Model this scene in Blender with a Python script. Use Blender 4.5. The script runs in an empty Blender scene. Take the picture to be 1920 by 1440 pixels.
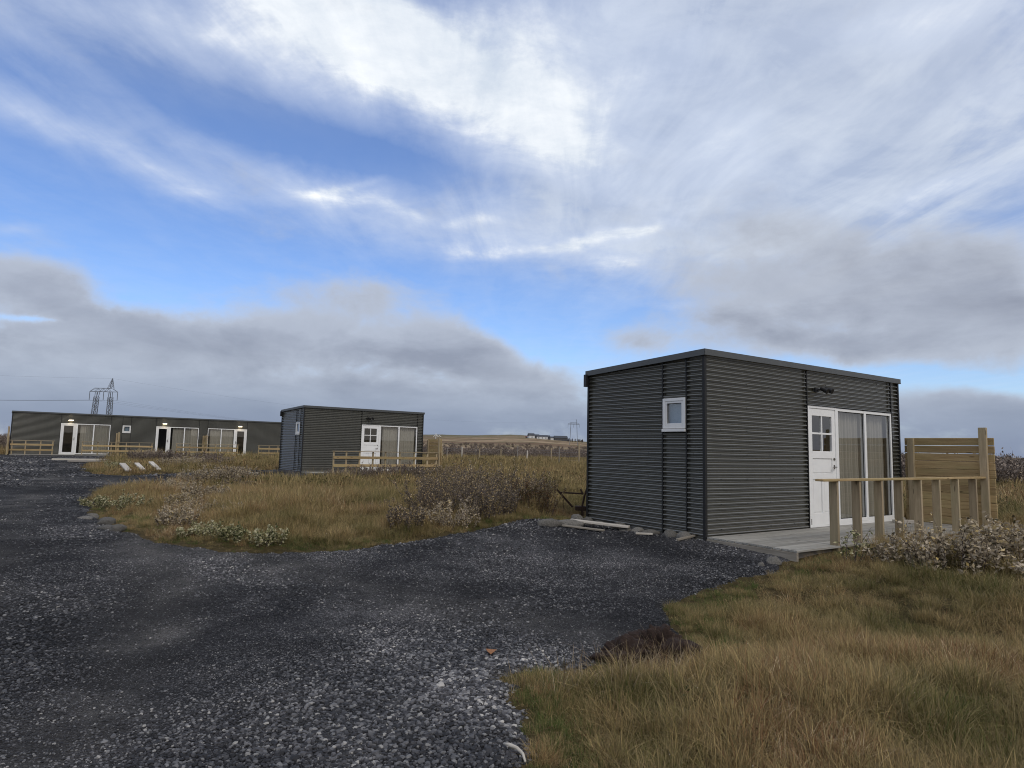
import bpy, bmesh, math, random, mathutils
import mathutils.noise
import numpy as np
from mathutils import Vector, Matrix
random.seed(7)
rng = np.random.default_rng(7)
scene = bpy.context.scene
COL = scene.collection
R = math.radians

# ------------------------------------------------------------ camera
cam_data = bpy.data.cameras.new("camera")
cam = bpy.data.objects.new("camera", cam_data)
COL.objects.link(cam)
PITCH, ROLL = R(5.7086), R(1.3285)
cam_data.sensor_width = 36.0
cam_data.lens = 1215.6 / 1920 * 36
cam_data.clip_start = 0.1
cam_data.clip_end = 20000
fwd = Vector((0, math.cos(PITCH), math.sin(PITCH)))
up0 = Vector((0, -math.sin(PITCH), math.cos(PITCH)))
r0 = Vector((1, 0, 0))
right = r0 * math.cos(ROLL) + up0 * math.sin(ROLL)
up = up0 * math.cos(ROLL) - r0 * math.sin(ROLL)
m = Matrix((right, up, -fwd)).transposed().to_4x4()
m.translation = Vector((0, 0, 1.6))
cam.matrix_world = m
scene.camera = cam

# ------------------------------------------------------------ view
scene.view_settings.view_transform = 'Standard'
scene.view_settings.look = 'None'
scene.view_settings.exposure = 0.15
scene.view_settings.gamma = 1.0
scene.view_settings.use_curve_mapping = False
scene.render.engine = 'CYCLES'
scene.cycles.max_bounces = 6
scene.cycles.filter_width = 1.05
scene.cycles.transparent_max_bounces = 8
scene.cycles.caustics_reflective = False
scene.cycles.caustics_refractive = False

# ------------------------------------------------------------ sun and sky
SUN_AZ, SUN_EL = 150.0, 48.0          # degrees clockwise from +Y: behind the camera, veiled by cloud
sd = Vector((math.sin(R(SUN_AZ)) * math.cos(R(SUN_EL)), math.cos(R(SUN_AZ)) * math.cos(R(SUN_EL)), math.sin(R(SUN_EL))))
sun_data = bpy.data.lights.new("sun", 'SUN')
sun_data.energy = 0.9
sun_data.angle = R(12)
sun_data.color = (1.0, 0.93, 0.83)
sun = bpy.data.objects.new("sun", sun_data)
COL.objects.link(sun)
sun.rotation_euler = (-sd).to_track_quat('-Z', 'Y').to_euler()

world = bpy.data.worlds.new("World")
scene.world = world
world.use_nodes = True
wt = world.node_tree
for n in list(wt.nodes):
    wt.nodes.remove(n)

class NB:
    """Small helper to write node trees as expressions."""
    def __init__(s, tree): s.t = tree
    def n(s, typ, **kw):
        nd = s.t.nodes.new(typ)
        for k, v in kw.items(): setattr(nd, k, v)
        return nd
    def put(s, sock, v):
        if isinstance(v, bpy.types.NodeSocket): s.t.links.new(v, sock)
        elif v is not None: sock.default_value = v
    def math(s, op, a, b=None, c=None, clamp=False):
        nd = s.n('ShaderNodeMath', operation=op, use_clamp=clamp)
        s.put(nd.inputs[0], a); s.put(nd.inputs[1], b)
        if c is not None: s.put(nd.inputs[2], c)
        return nd.outputs[0]
    def vmath(s, op, a, b=None, out=0):
        nd = s.n('ShaderNodeVectorMath', operation=op)
        s.put(nd.inputs[0], a)
        if b is not None: s.put(nd.inputs[1], b)
        return nd.outputs[out]
    def mix(s, f, a, b):
        nd = s.n('ShaderNodeMix', data_type='RGBA')
        s.put(nd.inputs[0], f)
        s.put(nd.inputs[6], a if isinstance(a, bpy.types.NodeSocket) else (*a, 1))
        s.put(nd.inputs[7], b if isinstance(b, bpy.types.NodeSocket) else (*b, 1))
        return nd.outputs[2]
    def noise(s, vec, scale, detail=4, rough=0.5, dist=0.0, out=0):
        nd = s.n('ShaderNodeTexNoise')
        s.put(nd.inputs['Vector'], vec); nd.inputs['Scale'].default_value = scale
        nd.inputs['Detail'].default_value = detail; nd.inputs['Roughness'].default_value = rough
        nd.inputs['Distortion'].default_value = dist
        return nd.outputs[out]
    def mapping(s, vec, loc=(0, 0, 0), rot=(0, 0, 0), scale=(1, 1, 1), kind='POINT'):
        nd = s.n('ShaderNodeMapping', vector_type=kind)
        s.put(nd.inputs[0], vec); nd.inputs[1].default_value = loc
        nd.inputs[2].default_value = rot; nd.inputs[3].default_value = scale
        return nd.outputs[0]
    def ramp(s, f, stops, interp='LINEAR'):
        nd = s.n('ShaderNodeValToRGB'); cr = nd.color_ramp; cr.interpolation = interp
        while len(cr.elements) < len(stops): cr.elements.new(0.5)
        for e, (p, c) in zip(cr.elements, stops):
            e.position = p; e.color = (*c, 1) if len(c) == 3 else c
        s.put(nd.inputs[0], f)
        return nd.outputs[0]
    def rng(s, v, a, b, c=0.0, d=1.0, smooth=False):
        nd = s.n('ShaderNodeMapRange'); nd.interpolation_type = 'SMOOTHSTEP' if smooth else 'LINEAR'
        s.put(nd.inputs[0], v); nd.inputs[1].default_value = a; nd.inputs[2].default_value = b
        nd.inputs[3].default_value = c; nd.inputs[4].default_value = d
        return nd.outputs[0]

# clouds: (azimuth, elevation, half width, half height, tilt) in degrees, density
SKY_W = [(-10.6, 31.7, 20.4, 4.6, -14.2, 0.95), (3.4, 27.1, 5.3, 2.8, -24.5, 0.38), (5.9, 24.8, 5.2, 1.9, -27.8, 0.35), (-3.7, 31.5, 12.6, 4.1, -16.1, 0.38), (-17.3, 33.1, 11.9, 2.6, -4.9, 0.35), (-3.8, 35.2, 15.0, 2.2, 1.0, 0.25), (-33.1, 29.8, 9.6, 1.7, 4.8, 0.38), (-35.9, 26.2, 4.8, 0.8, -13.0, 0.2), (-28.4, 27.9, 5.1, 1.1, 4.2, 0.15), (-33.8, 21.6, 9.0, 1.1, -8.1, 0.34), (-27.9, 19.2, 2.8, 0.6, -8.4, 0.42), (-25.2, 22.2, 7.6, 1.2, -14.2, 0.22), (-16.5, 20.7, 3.9, 0.8, 8.4, 0.55), (-12.8, 19.3, 6.9, 2.0, -16.3, 0.28), (-3.2, 17.1, 5.3, 0.8, -1.0, 0.45), (-0.3, 19.1, 10.6, 2.0, -8.7, 0.3), (34.2, 30.8, 9.7, 2.1, -5.5, 0.42), (38.2, 25.5, 4.8, 2.1, -5.6, 0.18), (15.9, 33.5, 3.2, 1.7, 27.4, 0.15), (32.7, 19.4, 2.5, 0.7, 17.7, 0.36), (36.4, 19.8, 3.4, 0.8, 8.6, 0.28), (9.6, 16.2, 2.6, 0.6, -9.1, 0.5), (13.5, 12.9, 1.8, 0.4, -1.8, 0.4), (9.8, 18.6, 4.2, 0.7, 12.1, 0.42), (8.7, 33.3, 10.2, 4.1, -11.7, 0.32), (18.1, 26.8, 2.7, 3.5, -15.2, 0.14), (12.6, 31.6, 2.8, 2.3, -28.5, 0.12), (15.8, 32.0, 2.4, 1.7, 28.6, 0.14), (19.4, 25.9, 2.2, 2.3, -15.7, 0.14), (14.4, 23.1, 9.9, 2.5, -5.0, 0.16), (-10.0, 20.0, 2.8, 0.5, -14.5, 0.45), (-4.2, 19.4, 2.4, 0.5, 11.5, 0.4), (-3.2, 16.8, 3.4, 0.5, 0.0, 0.3), (3.6, 17.4, 2.9, 0.5, 0.0, 0.4), (6.5, 18.2, 2.8, 0.5, 18.0, 0.45), (11.9, 19.0, 2.7, 0.5, 11.6, 0.45), (-20.1, 21.8, 2.5, 0.6, -16.1, 0.2), (-15.6, 21.5, 2.5, 0.3, 20.1, 0.35), (31.4, 18.3, 1.6, 0.6, 47.2, 0.3), (34.2, 19.7, 2.2, 0.5, 23.3, 0.28), (7.9, 16.0, 1.9, 0.4, -1.0, 0.35), (-29.7, 20.5, 4.4, 0.6, -11.7, 0.22), (-36.8, 21.4, 3.8, 0.7, -1.3, 0.15), (-24.6, 30.2, 6.4, 0.8, -10.6, 0.15), (-38.7, 14.4, 1.2, 0.3, 6.4, 0.25), (-27.1, 26.0, 7.4, 1.6, -9.3, -0.22), (-15.3, 24.5, 7.7, 1.5, -13.7, -0.3), (1.5, 22.1, 3.4, 1.0, -10.3, -0.35), (-6.8, 23.2, 4.8, 1.1, -10.2, -0.15)]
SKY_G = [(-38.1, 11.0, 4.6, 1.9, -7.6, 1.2), (24.3, 15.1, 12.7, 3.4, -11.1, 0.32), (36.5, 9.2, 6.0, 2.3, -5.3, 0.6), (31.8, 15.5, 10.0, 2.0, -8.3, 0.4), (-34.8, 9.6, 2.3, 1.2, -9.9, 0.5), (-18.5, 8.9, 14.7, 2.2, 1.7, 1.0), (-12.9, 12.8, 6.9, 2.0, 3.8, 0.9), (-30.6, 7.3, 12.4, 2.0, 5.4, 0.8), (-0.5, 7.1, 8.1, 1.9, -10.8, 0.9), (-24.0, 4.7, 25.7, 2.6, -0.3, 0.8), (-4.8, 9.3, 4.7, 1.9, -17.9, 0.5), (20.1, 12.0, 6.3, 2.8, -18.5, 0.7), (28.1, 11.9, 10.8, 2.9, -16.1, 0.72), (37.0, 12.2, 5.1, 3.7, -7.5, 0.9), (11.7, 10.0, 5.0, 1.3, -5.9, 0.7), (35.4, 3.9, 6.6, 1.2, -6.1, 1.0), (23.5, 18.1, 6.8, 1.7, -6.5, 0.45), (28.0, 8.2, 7.2, 1.0, -6.4, 0.6), (24.1, 9.2, 7.8, 1.3, -13.6, 0.3), (1.8, 11.4, 4.3, 1.9, -9.0, -0.5), (32.9, 6.1, 4.9, 0.4, -6.0, -0.8), (-31.9, 10.6, 3.9, 0.9, 7.7, -0.4), (6.1, 8.6, 2.8, 0.5, 0.3, -0.3), (-37.0, 8.6, 1.9, 0.2, 4.2, -0.55), (5.5, 15.1, 3.3, 2.3, -0.3, 0.25), (-8.4, 4.1, 11.7, 2.8, 1.7, 0.6), (-30.3, 2.6, 11.1, 1.6, 2.9, 0.4)]
SKY_D = [(-24.6, 1.6, 29.8, 1.3, 0.9, 0.5), (-18.6, 10.4, 8.8, 1.1, 4.4, -0.25), (13.5, 13.2, 5.4, 1.8, -2.0, -0.2), (-21.8, 7.7, 18.2, 1.8, -0.4, 0.7), (-5.2, 7.0, 7.1, 1.4, -10.2, 0.5), (-37.4, 9.8, 3.7, 1.1, -6.0, 0.3), (21.3, 10.2, 7.4, 2.0, -15.3, 0.4), (37.2, 11.4, 5.3, 2.6, -7.0, 0.4), (28.0, 9.0, 9.3, 1.2, -9.1, 0.4), (1.9, 4.8, 27.6, 0.7, -1.4, 0.25)]
SKY_V = [(20.3, 29.6, 17.5, 11.6, -9.8, 0.85), (28.4, 22.7, 17.0, 9.4, -11.1, 0.75), (8.7, 30.7, 10.5, 7.9, -4.0, 0.55), (15.8, 22.2, 13.2, 4.7, -5.6, 0.45), (32.4, 30.4, 12.5, 4.7, -15.8, 0.5), (-32.3, 29.3, 16.1, 3.2, 3.5, 0.42), (-5.6, 18.9, 15.9, 2.5, -3.8, 0.42), (8.8, 20.4, 10.3, 4.0, -2.5, 0.4), (26.9, 23.9, 3.3, 2.5, 26.5, -0.3), (35.9, 24.4, 2.1, 1.9, 19.3, -0.2), (-31.7, 22.3, 9.5, 2.3, -6.1, 0.2)]


w = NB(wt)
dirv = w.n('ShaderNodeTexCoord').outputs['Generated']
sep = w.n('ShaderNodeSeparateXYZ'); w.put(sep.inputs[0], dirv)
az = w.math('MULTIPLY', w.math('ARCTAN2', sep.outputs[0], sep.outputs[1]), 57.29578)
el = w.math('MULTIPLY', w.math('ARCSINE', sep.outputs[2]), 57.29578)
wn = w.vmath('SUBTRACT', w.noise(dirv, 5.0, 4, 0.55, out=1), (0.5, 0.5, 0.5))
wn2 = w.vmath('SUBTRACT', w.noise(dirv, 15.0, 5, 0.6, out=1), (0.5, 0.5, 0.5))
comb = w.n('ShaderNodeCombineXYZ'); w.put(comb.inputs[0], az); w.put(comb.inputs[1], el)
def warped(a, b):
    q = w.vmath('MULTIPLY', wn, (a, a * .45, 0)); q2 = w.vmath('MULTIPLY', wn2, (b, b * .6, 0))
    return w.vmath('ADD', w.vmath('ADD', comb.outputs[0], q), q2)
def blobs(p, lst, start):
    """Sum of tilted Gaussian patches, each written as one quadratic form of (azimuth, elevation)."""
    p2 = w.vmath('MULTIPLY', p, (0.1, 0.1, 0.1))
    s = w.n('ShaderNodeSeparateXYZ'); w.put(s.inputs[0], p2)
    q = w.n('ShaderNodeCombineXYZ')
    w.put(q.inputs[0], w.math('MULTIPLY', s.outputs[0], s.outputs[0])); w.put(q.inputs[1], w.math('MULTIPLY', s.outputs[0], s.outputs[1])); w.put(q.inputs[2], w.math('MULTIPLY', s.outputs[1], s.outputs[1]))
    tot = start
    for (a, e, sa, se, rot, amp) in lst:
        a, e, sa, se = a / 10, e / 10, sa / 10, se / 10
        c, n = math.cos(R(rot)), math.sin(R(rot))
        A = c * c / sa ** 2 + n * n / se ** 2; B = 2 * c * n * (1 / sa ** 2 - 1 / se ** 2); C = n * n / sa ** 2 + c * c / se ** 2
        A, B, C = A * -.9, B * -.9, C * -.9
        lin = (-(2 * A * a + B * e), -(2 * C * e + B * a), 0)
        const = A * a * a + B * a * e + C * e * e
        d1 = w.vmath('DOT_PRODUCT', q.outputs[0], (A, B, C), out=1)
        d2 = w.vmath('DOT_PRODUCT', p2, lin, out=1)
        g = w.math('EXPONENT', w.math('ADD', w.math('ADD', d1, d2), const + math.log(abs(amp))))
        tot = w.math('ADD' if amp > 0 else 'SUBTRACT', tot, g)
    return tot
# outside the part of the sky that the photograph shows, broken cloud goes on
inview = w.math('MULTIPLY', w.rng(w.math('ABSOLUTE', az), 42, 60, 1, 0, True), w.rng(el, 36, 50, 1, 0, True))
outview = w.math('SUBTRACT', 1.0, inview)
# cloud sheet coordinates: perspective of a flat layer, so streaks converge as they do in a real sky
zc = w.math('MAXIMUM', sep.outputs[2], 0.05)
sx = w.math('DIVIDE', sep.outputs[0], zc); sy = w.math('DIVIDE', sep.outputs[1], zc)
sheet = w.n('ShaderNodeCombineXYZ'); w.put(sheet.inputs[0], sx); w.put(sheet.inputs[1], sy)
streak = w.noise(w.mapping(sheet.outputs[0], rot=(0, 0, R(4)), scale=(2.0, 0.5, 1)), 1.4, 10, 0.60, 0.8)
puff = w.noise(sheet.outputs[0], 3.4, 10, 0.64, 0.3)
fine = w.noise(w.mapping(dirv, scale=(1, 1, 1.7)), 7.0, 9, 0.6, 0.25)
wisp = w.noise(w.mapping(dirv, rot=(0, R(20), 0), scale=(1, 1, 2.0)), 8.0, 9, 0.6, 0.5)

Wd = blobs(warped(5.0, 1.6), SKY_W, w.math('MULTIPLY', outview, 0.62))
sp = w.math('ADD', w.math('MULTIPLY', w.math('SUBTRACT', streak, 0.5), 1.0), w.math('ADD', w.math('MULTIPLY', w.math('SUBTRACT', puff, 0.5), 0.9), w.math('MULTIPLY', w.math('SUBTRACT', wisp, 0.5), 0.7)))
Wd = w.math('ADD', Wd, w.math('MULTIPLY', sp, w.math('ADD', w.math('MULTIPLY', Wd, 1.25, clamp=True), 0.26)))
Wd = w.math('ADD', Wd, 0.03)
Wd = w.rng(Wd, 0.0, 1.12, 0, 1)
Wd = w.math('POWER', w.math('MAXIMUM', Wd, 0.0), 0.95)

Vd = blobs(warped(4.0, 1.8), SKY_V, w.math('MULTIPLY', outview, 0.5))
Vd = w.math('ADD', Vd, w.math('MULTIPLY', sp, w.math('MULTIPLY', Vd, 1.1)), clamp=True)
lowband = w.math('MULTIPLY', w.rng(el, 2.0, 6.0, 1, 0, True), 0.75)
Gd = blobs(warped(4.0, 2.4), SKY_G, w.math('ADD', lowband, w.math('MULTIPLY', outview, w.rng(el, 8, 30, 0.5, 0.2))))
Gd = w.math('ADD', Gd, w.math('MULTIPLY', w.math('SUBTRACT', fine, 0.5), 1.9))
Gc = w.rng(Gd, 0.12, 1.0, 0, 1, True)
Dk = blobs(warped(4.0, 2.0), SKY_D, 0.0)
billow = w.noise(w.vmath('ADD', w.mapping(dirv, scale=(1, 1, 3.4)), (3.1, 1.7, 0.4)), 6.0, 7, 0.58, 0.3)
Dk = w.math('ADD', Dk, w.math('MULTIPLY', w.math('SUBTRACT', billow, 0.47), 2.2))
Dk = w.math('ADD', Dk, w.math('MULTIPLY', w.math('SUBTRACT', fine, 0.5), 1.3), clamp=True)

skyn = w.n('ShaderNodeTexSky', sky_type='NISHITA')
skyn.sun_disc = False
skyn.sun_elevation = R(SUN_EL)
skyn.sun_rotation = R(SUN_AZ)
skyn.altitude = 50; skyn.air_density = 1.15; skyn.dust_density = 0.25; skyn.ozone_density = 3.5
clear = w.vmath('MULTIPLY', skyn.outputs[0], (0.100, 0.110, 0.140))

sunv = w.vmath('DOT_PRODUCT', dirv, tuple(sd), out=1)
warm = w.rng(sunv, -0.1, 1.0, 0, 1, True)          # cloud lit from behind near the sun
white = w.mix(w.rng(w.math('ADD', w.math('MULTIPLY', puff, .5), w.math('MULTIPLY', streak, .5)), .40, .62), (0.60, 0.67, 0.77), (0.90, 0.93, 0.96))
white = w.mix(warm, white, (1.25, 1.12, 0.92))
white = w.mix(w.rng(Wd, 0.35, 1.0, 1, 0, True), white, (0.55, 0.63, 0.80))
grey = w.mix(Dk, (0.40, 0.435, 0.51), (0.26, 0.282, 0.345))
grey = w.mix(w.rng(Gd, 0.45, 1.35, 0.75, 0, True), grey, (0.50, 0.545, 0.63))
grey = w.mix(w.rng(el, 0.0, 7.0, 0.9, 0, True), grey, (0.17, 0.22, 0.345))
grey = w.mix(warm, grey, (0.62, 0.52, 0.40))
veil = w.mix(w.rng(w.math('ADD', w.math('MULTIPLY', streak, .6), w.math('MULTIPLY', wisp, .4)), .40, .60), (0.41, 0.48, 0.62), (0.62, 0.68, 0.77))
veil = w.mix(warm, veil, (0.8, 0.78, 0.74))
c0 = w.mix(w.math('MULTIPLY', Vd, 0.9), clear, veil)
c1 = w.mix(Wd, c0, white)
c2 = w.mix(w.math('MULTIPLY', Gc, 0.93), c1, grey)
bg = w.n('ShaderNodeBackground'); w.put(bg.inputs[0], c2); bg.inputs[1].default_value = 1.0
wo = w.n('ShaderNodeOutputWorld'); wt.links.new(bg.outputs[0], wo.inputs[0])
world.cycles.sampling_method = 'MANUAL'
world.cycles.sample_map_resolution = 1024

# ------------------------------------------------------------ helpers
def srgb(r, g, b):
    f = lambda c: (c / 255 / 12.92) if c / 255 <= 0.04045 else ((c / 255 + 0.055) / 1.055) ** 2.4
    return (f(r), f(g), f(b))

def new_mat(name):
    mt = bpy.data.materials.new(name); mt.use_nodes = True
    nt = mt.node_tree
    b = nt.nodes['Principled BSDF']
    return mt, NB(nt), b

def simple_mat(name, col, rough=0.6, metal=0.0, var=0.15, scale=6.0, bump=0.0, bscale=40.0, spec=0.4, objvar=0.0):
    mt, k, b = new_mat(name)
    tc = k.n('ShaderNodeTexCoord').outputs['Object']
    nz = k.noise(tc, scale, 5, 0.6)
    dark = tuple(c * (1 - var) for c in col); light = tuple(min(1, c * (1 + var)) for c in col)
    c = k.mix(k.rng(nz, 0.3, 0.7), dark, light)
    if objvar:
        oi = k.n('ShaderNodeObjectInfo').outputs['Random']
        hv = k.n('ShaderNodeHueSaturation'); k.put(hv.inputs['Color'], c)
        k.put(hv.inputs['Value'], k.rng(oi, 0, 1, 1 - objvar, 1 + objvar)); c = hv.outputs[0]
    k.put(b.inputs['Base Color'], c)
    b.inputs['Roughness'].default_value = rough; b.inputs['Metallic'].default_value = metal
    b.inputs['Specular IOR Level'].default_value = spec
    if bump:
        bn = k.n('ShaderNodeBump'); bn.inputs['Strength'].default_value = bump; bn.inputs['Distance'].default_value = 0.01
        k.put(bn.inputs['Height'], k.noise(tc, bscale, 5, 0.6)); k.put(b.inputs['Normal'], bn.outputs[0])
    return mt

def wood_mat(name, c1, c2, stretch=(2, 30, 30), rough=0.75, green=None):
    """Grain runs along the piece's own first axis (local x)."""
    mt, k, b = new_mat(name)
    tc = k.n('ShaderNodeTexCoord').outputs['Object']
    oi = k.n('ShaderNodeObjectInfo').outputs['Random']
    off = k.n('ShaderNodeCombineXYZ'); k.put(off.inputs[0], k.math('MULTIPLY', oi, 37.0)); k.put(off.inputs[2], k.math('MULTIPLY', oi, 11.0))
    p = k.vmath('ADD', k.mapping(tc, scale=stretch), off.outputs[0])
    g = k.noise(p, 1.0, 6, 0.65, 0.6)
    lg = k.noise(k.vmath('ADD', k.mapping(tc, scale=(1.3, 5, 5)), off.outputs[0]), 1.0, 3, 0.5)
    c = k.mix(k.rng(g, 0.3, 0.72), c1, c2)
    if green: c = k.mix(k.math('MULTIPLY', k.rng(lg, 0.42, 0.68, 0, 1, True), 0.35), c, green)
    knot = k.n('ShaderNodeTexVoronoi'); k.put(knot.inputs['Vector'], k.vmath('ADD', k.mapping(tc, scale=(2.2, 9, 9)), off.outputs[0])); knot.inputs['Scale'].default_value = 1.0
    c = k.mix(k.rng(knot.outputs['Distance'], 0.10, 0.17, 0.7, 0.0, True), c, tuple(q * 0.35 for q in c1))
    hv = k.n('ShaderNodeHueSaturation'); k.put(hv.inputs['Color'], c); k.put(hv.inputs['Value'], k.rng(oi, 0, 1, 0.78, 1.2))
    k.put(b.inputs['Base Color'], hv.outputs[0]); b.inputs['Roughness'].default_value = rough
    b.inputs['Specular IOR Level'].default_value = 0.25
    bn = k.n('ShaderNodeBump'); bn.inputs['Strength'].default_value = 0.35; bn.inputs['Distance'].default_value = 0.004
    k.put(bn.inputs['Height'], g); k.put(b.inputs['Normal'], bn.outputs[0])
    return mt

M = {}
# dark corrugated steel
def steel_mat(name, col):
    mt, k, b = new_mat(name)
    tc = k.n('ShaderNodeTexCoord').outputs['Object']
    big = k.noise(tc, 1.3, 5, 0.6); streak_ = k.noise(k.mapping(tc, scale=(9, 9, .8)), 1.0, 5, 0.6); dust = k.noise(tc, 60, 3, 0.6)
    c = k.mix(k.rng(big, .3, .7), tuple(q * .86 for q in col), tuple(q * 1.1 for q in col))
    c = k.mix(k.math('MULTIPLY', k.rng(streak_, .5, .8), .30), c, (.12, .116, .10))
    sepz = k.n('ShaderNodeSeparateXYZ'); k.put(sepz.inputs[0], tc)
    splash = k.math('MULTIPLY', k.rng(sepz.outputs[2], .0, .45, 1, 0, True), k.rng(k.noise(tc, 7, 5, .7), .35, .7))
    c = k.mix(k.math('MULTIPLY', splash, .45), c, (.13, .115, .095))
    k.put(b.inputs['Base Color'], c)
    k.put(b.inputs['Roughness'], k.rng(dust, .3, .7, .35, .50)); b.inputs['Specular IOR Level'].default_value = 0.5
    b.inputs['Coat Weight'].default_value = 1.0; b.inputs['Coat IOR'].default_value = 1.75; b.inputs['Coat Roughness'].default_value = .13
    return mt
M['steel'] = steel_mat('dark_painted_steel', (.064, .063, .048))
M['trim'] = simple_mat('dark_trim_steel', (.062, .064, .060), .45, var=.12, scale=3, spec=.5)
M['seam'] = simple_mat('black_seam_flashing', (.012, .012, .012), .6)
M['fascia'] = simple_mat('grey_fascia_steel', (.072, .077, .077), .42, var=.1, scale=2.5, spec=.5)
M['roofing'] = simple_mat('roof_felt', (.05, .05, .055), .9, bump=.3)
M['white'] = simple_mat('white_paint', (.84, .84, .82), .38, var=.04, scale=5, spec=.5)
M['offwhite'] = simple_mat('white_plastic', (.74, .74, .72), .35, var=.05, scale=4, spec=.5)
M['rubber'] = simple_mat('black_gasket', (.012, .012, .013), .6)
M['chrome'] = simple_mat('door_furniture_metal', (.25, .24, .22), .3, metal=1, var=.05)
M['black'] = simple_mat('black_metal', (.015, .015, .016), .45)
M['inside'] = simple_mat('interior_wall', (.16, .145, .13), .8)
M['insidefloor'] = simple_mat('interior_floor', (.08, .06, .04), .6)
M['pine'] = wood_mat('treated_pine', (.30, .205, .10), (.52, .385, .20), green=(.32, .29, .13))
M['pine_post'] = wood_mat('weathered_pine_post', (.27, .21, .13), (.46, .37, .245), green=(.29, .265, .15))
M['deck'] = wood_mat('weathered_deck_wood', (.18, .172, .15), (.42, .405, .365), stretch=(1.2, 45, 45))
M['deckedge'] = wood_mat('weathered_edge_board', (.16, .14, .11), (.29, .26, .215))
M['palewood'] = wood_mat('pale_bare_wood', (.42, .38, .32), (.62, .58, .51))
M['greywood'] = wood_mat('grey_old_wood', (.15, .135, .12), (.30, .28, .25), stretch=(2, 40, 40))
M['wire'] = simple_mat('galvanised_wire', (.16, .16, .16), .5, metal=.6)
M['rust'] = simple_mat('rusty_iron', (.045, .025, .018), .85, var=.5, scale=30, bump=.4)
M['pylon'] = simple_mat('weathered_zinc_lattice', (.17, .19, .22), .6, metal=.2)
M['cable'] = simple_mat('aluminium_cable', (.10, .11, .13), .6)
M['rock'] = simple_mat('grey_basalt_rock', (.125, .118, .105), .9, var=.5, scale=9, bump=.7, bscale=35, objvar=.35)
M['peat'] = simple_mat('dark_peat', (.032, .019, .014), .95, var=.5, scale=14, bump=1.0, bscale=30)

def curtain_mat():
    mt, k, b = new_mat('beige_curtain')
    tc = k.n('ShaderNodeTexCoord').outputs['Object']
    weave = k.noise(k.mapping(tc, scale=(260, 260, 260)), 1.0, 2, .5)
    c = k.mix(weave, (.40, .37, .31), (.56, .525, .45))
    k.put(b.inputs['Base Color'], c); b.inputs['Roughness'].default_value = .9; b.inputs['Specular IOR Level'].default_value = .1
    tr = k.n('ShaderNodeBsdfTranslucent'); k.put(tr.inputs[0], c)
    mx = k.n('ShaderNodeMixShader'); mx.inputs[0].default_value = .3
    out = [n for n in mt.node_tree.nodes if n.type == 'OUTPUT_MATERIAL'][0]
    mt.node_tree.links.new(b.outputs[0], mx.inputs[1]); mt.node_tree.links.new(tr.outputs[0], mx.inputs[2]); mt.node_tree.links.new(mx.outputs[0], out.inputs[0])
    return mt
M['curtain'] = curtain_mat()
M['reflection_backing'] = simple_mat('painted_sky_reflection', (.22, .29, .37), .7, var=.08, scale=3)  # blue of reflected sky, painted as the colour of an added sheet

def glass_mat():
    mt = bpy.data.materials.new('double_glazing'); mt.use_nodes = True
    nt = mt.node_tree; k = NB(nt)
    for n in list(nt.nodes): nt.nodes.remove(n)
    fr = k.n('ShaderNodeFresnel')
    bf = k.n('ShaderNodeNewGeometry').outputs['Backfacing']      # the same reflectance from both sides of the pane
    k.put(fr.inputs[0], k.math('MULTIPLY_ADD', bf, 1 / 1.6 - 1.6, 1.6))
    tc = k.n('ShaderNodeTexCoord').outputs['Object']
    bn = k.n('ShaderNodeBump'); bn.inputs['Strength'].default_value = .02; bn.inputs['Distance'].default_value = .01
    k.put(bn.inputs['Height'], k.noise(tc, 1.2, 2, .5))
    gl = k.n('ShaderNodeBsdfGlossy'); gl.inputs['Roughness'].default_value = 0.0; gl.inputs[0].default_value = (.95, .97, .97, 1); k.put(gl.inputs['Normal'], bn.outputs[0])
    tp = k.n('ShaderNodeBsdfTransparent'); tp.inputs[0].default_value = (.96, .975, .97, 1)
    mx = k.n('ShaderNodeMixShader'); k.put(mx.inputs[0], k.math('MULTIPLY', fr.outputs[0], 2.0, clamp=True))
    nt.links.new(tp.outputs[0], mx.inputs[1]); nt.links.new(gl.outputs[0], mx.inputs[2])
    o = k.n('ShaderNodeOutputMaterial'); nt.links.new(mx.outputs[0], o.inputs[0])
    return mt
M['glass'] = glass_mat()

def lamp_mat():
    mt, k, b = new_mat('lit_lamp_cover')
    b.inputs['Base Color'].default_value = (.9, .8, .6, 1)
    b.inputs['Emission Color'].default_value = (1, .83, .58, 1); b.inputs['Emission Strength'].default_value = 3.0
    return mt
M['lamp'] = lamp_mat()

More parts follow.
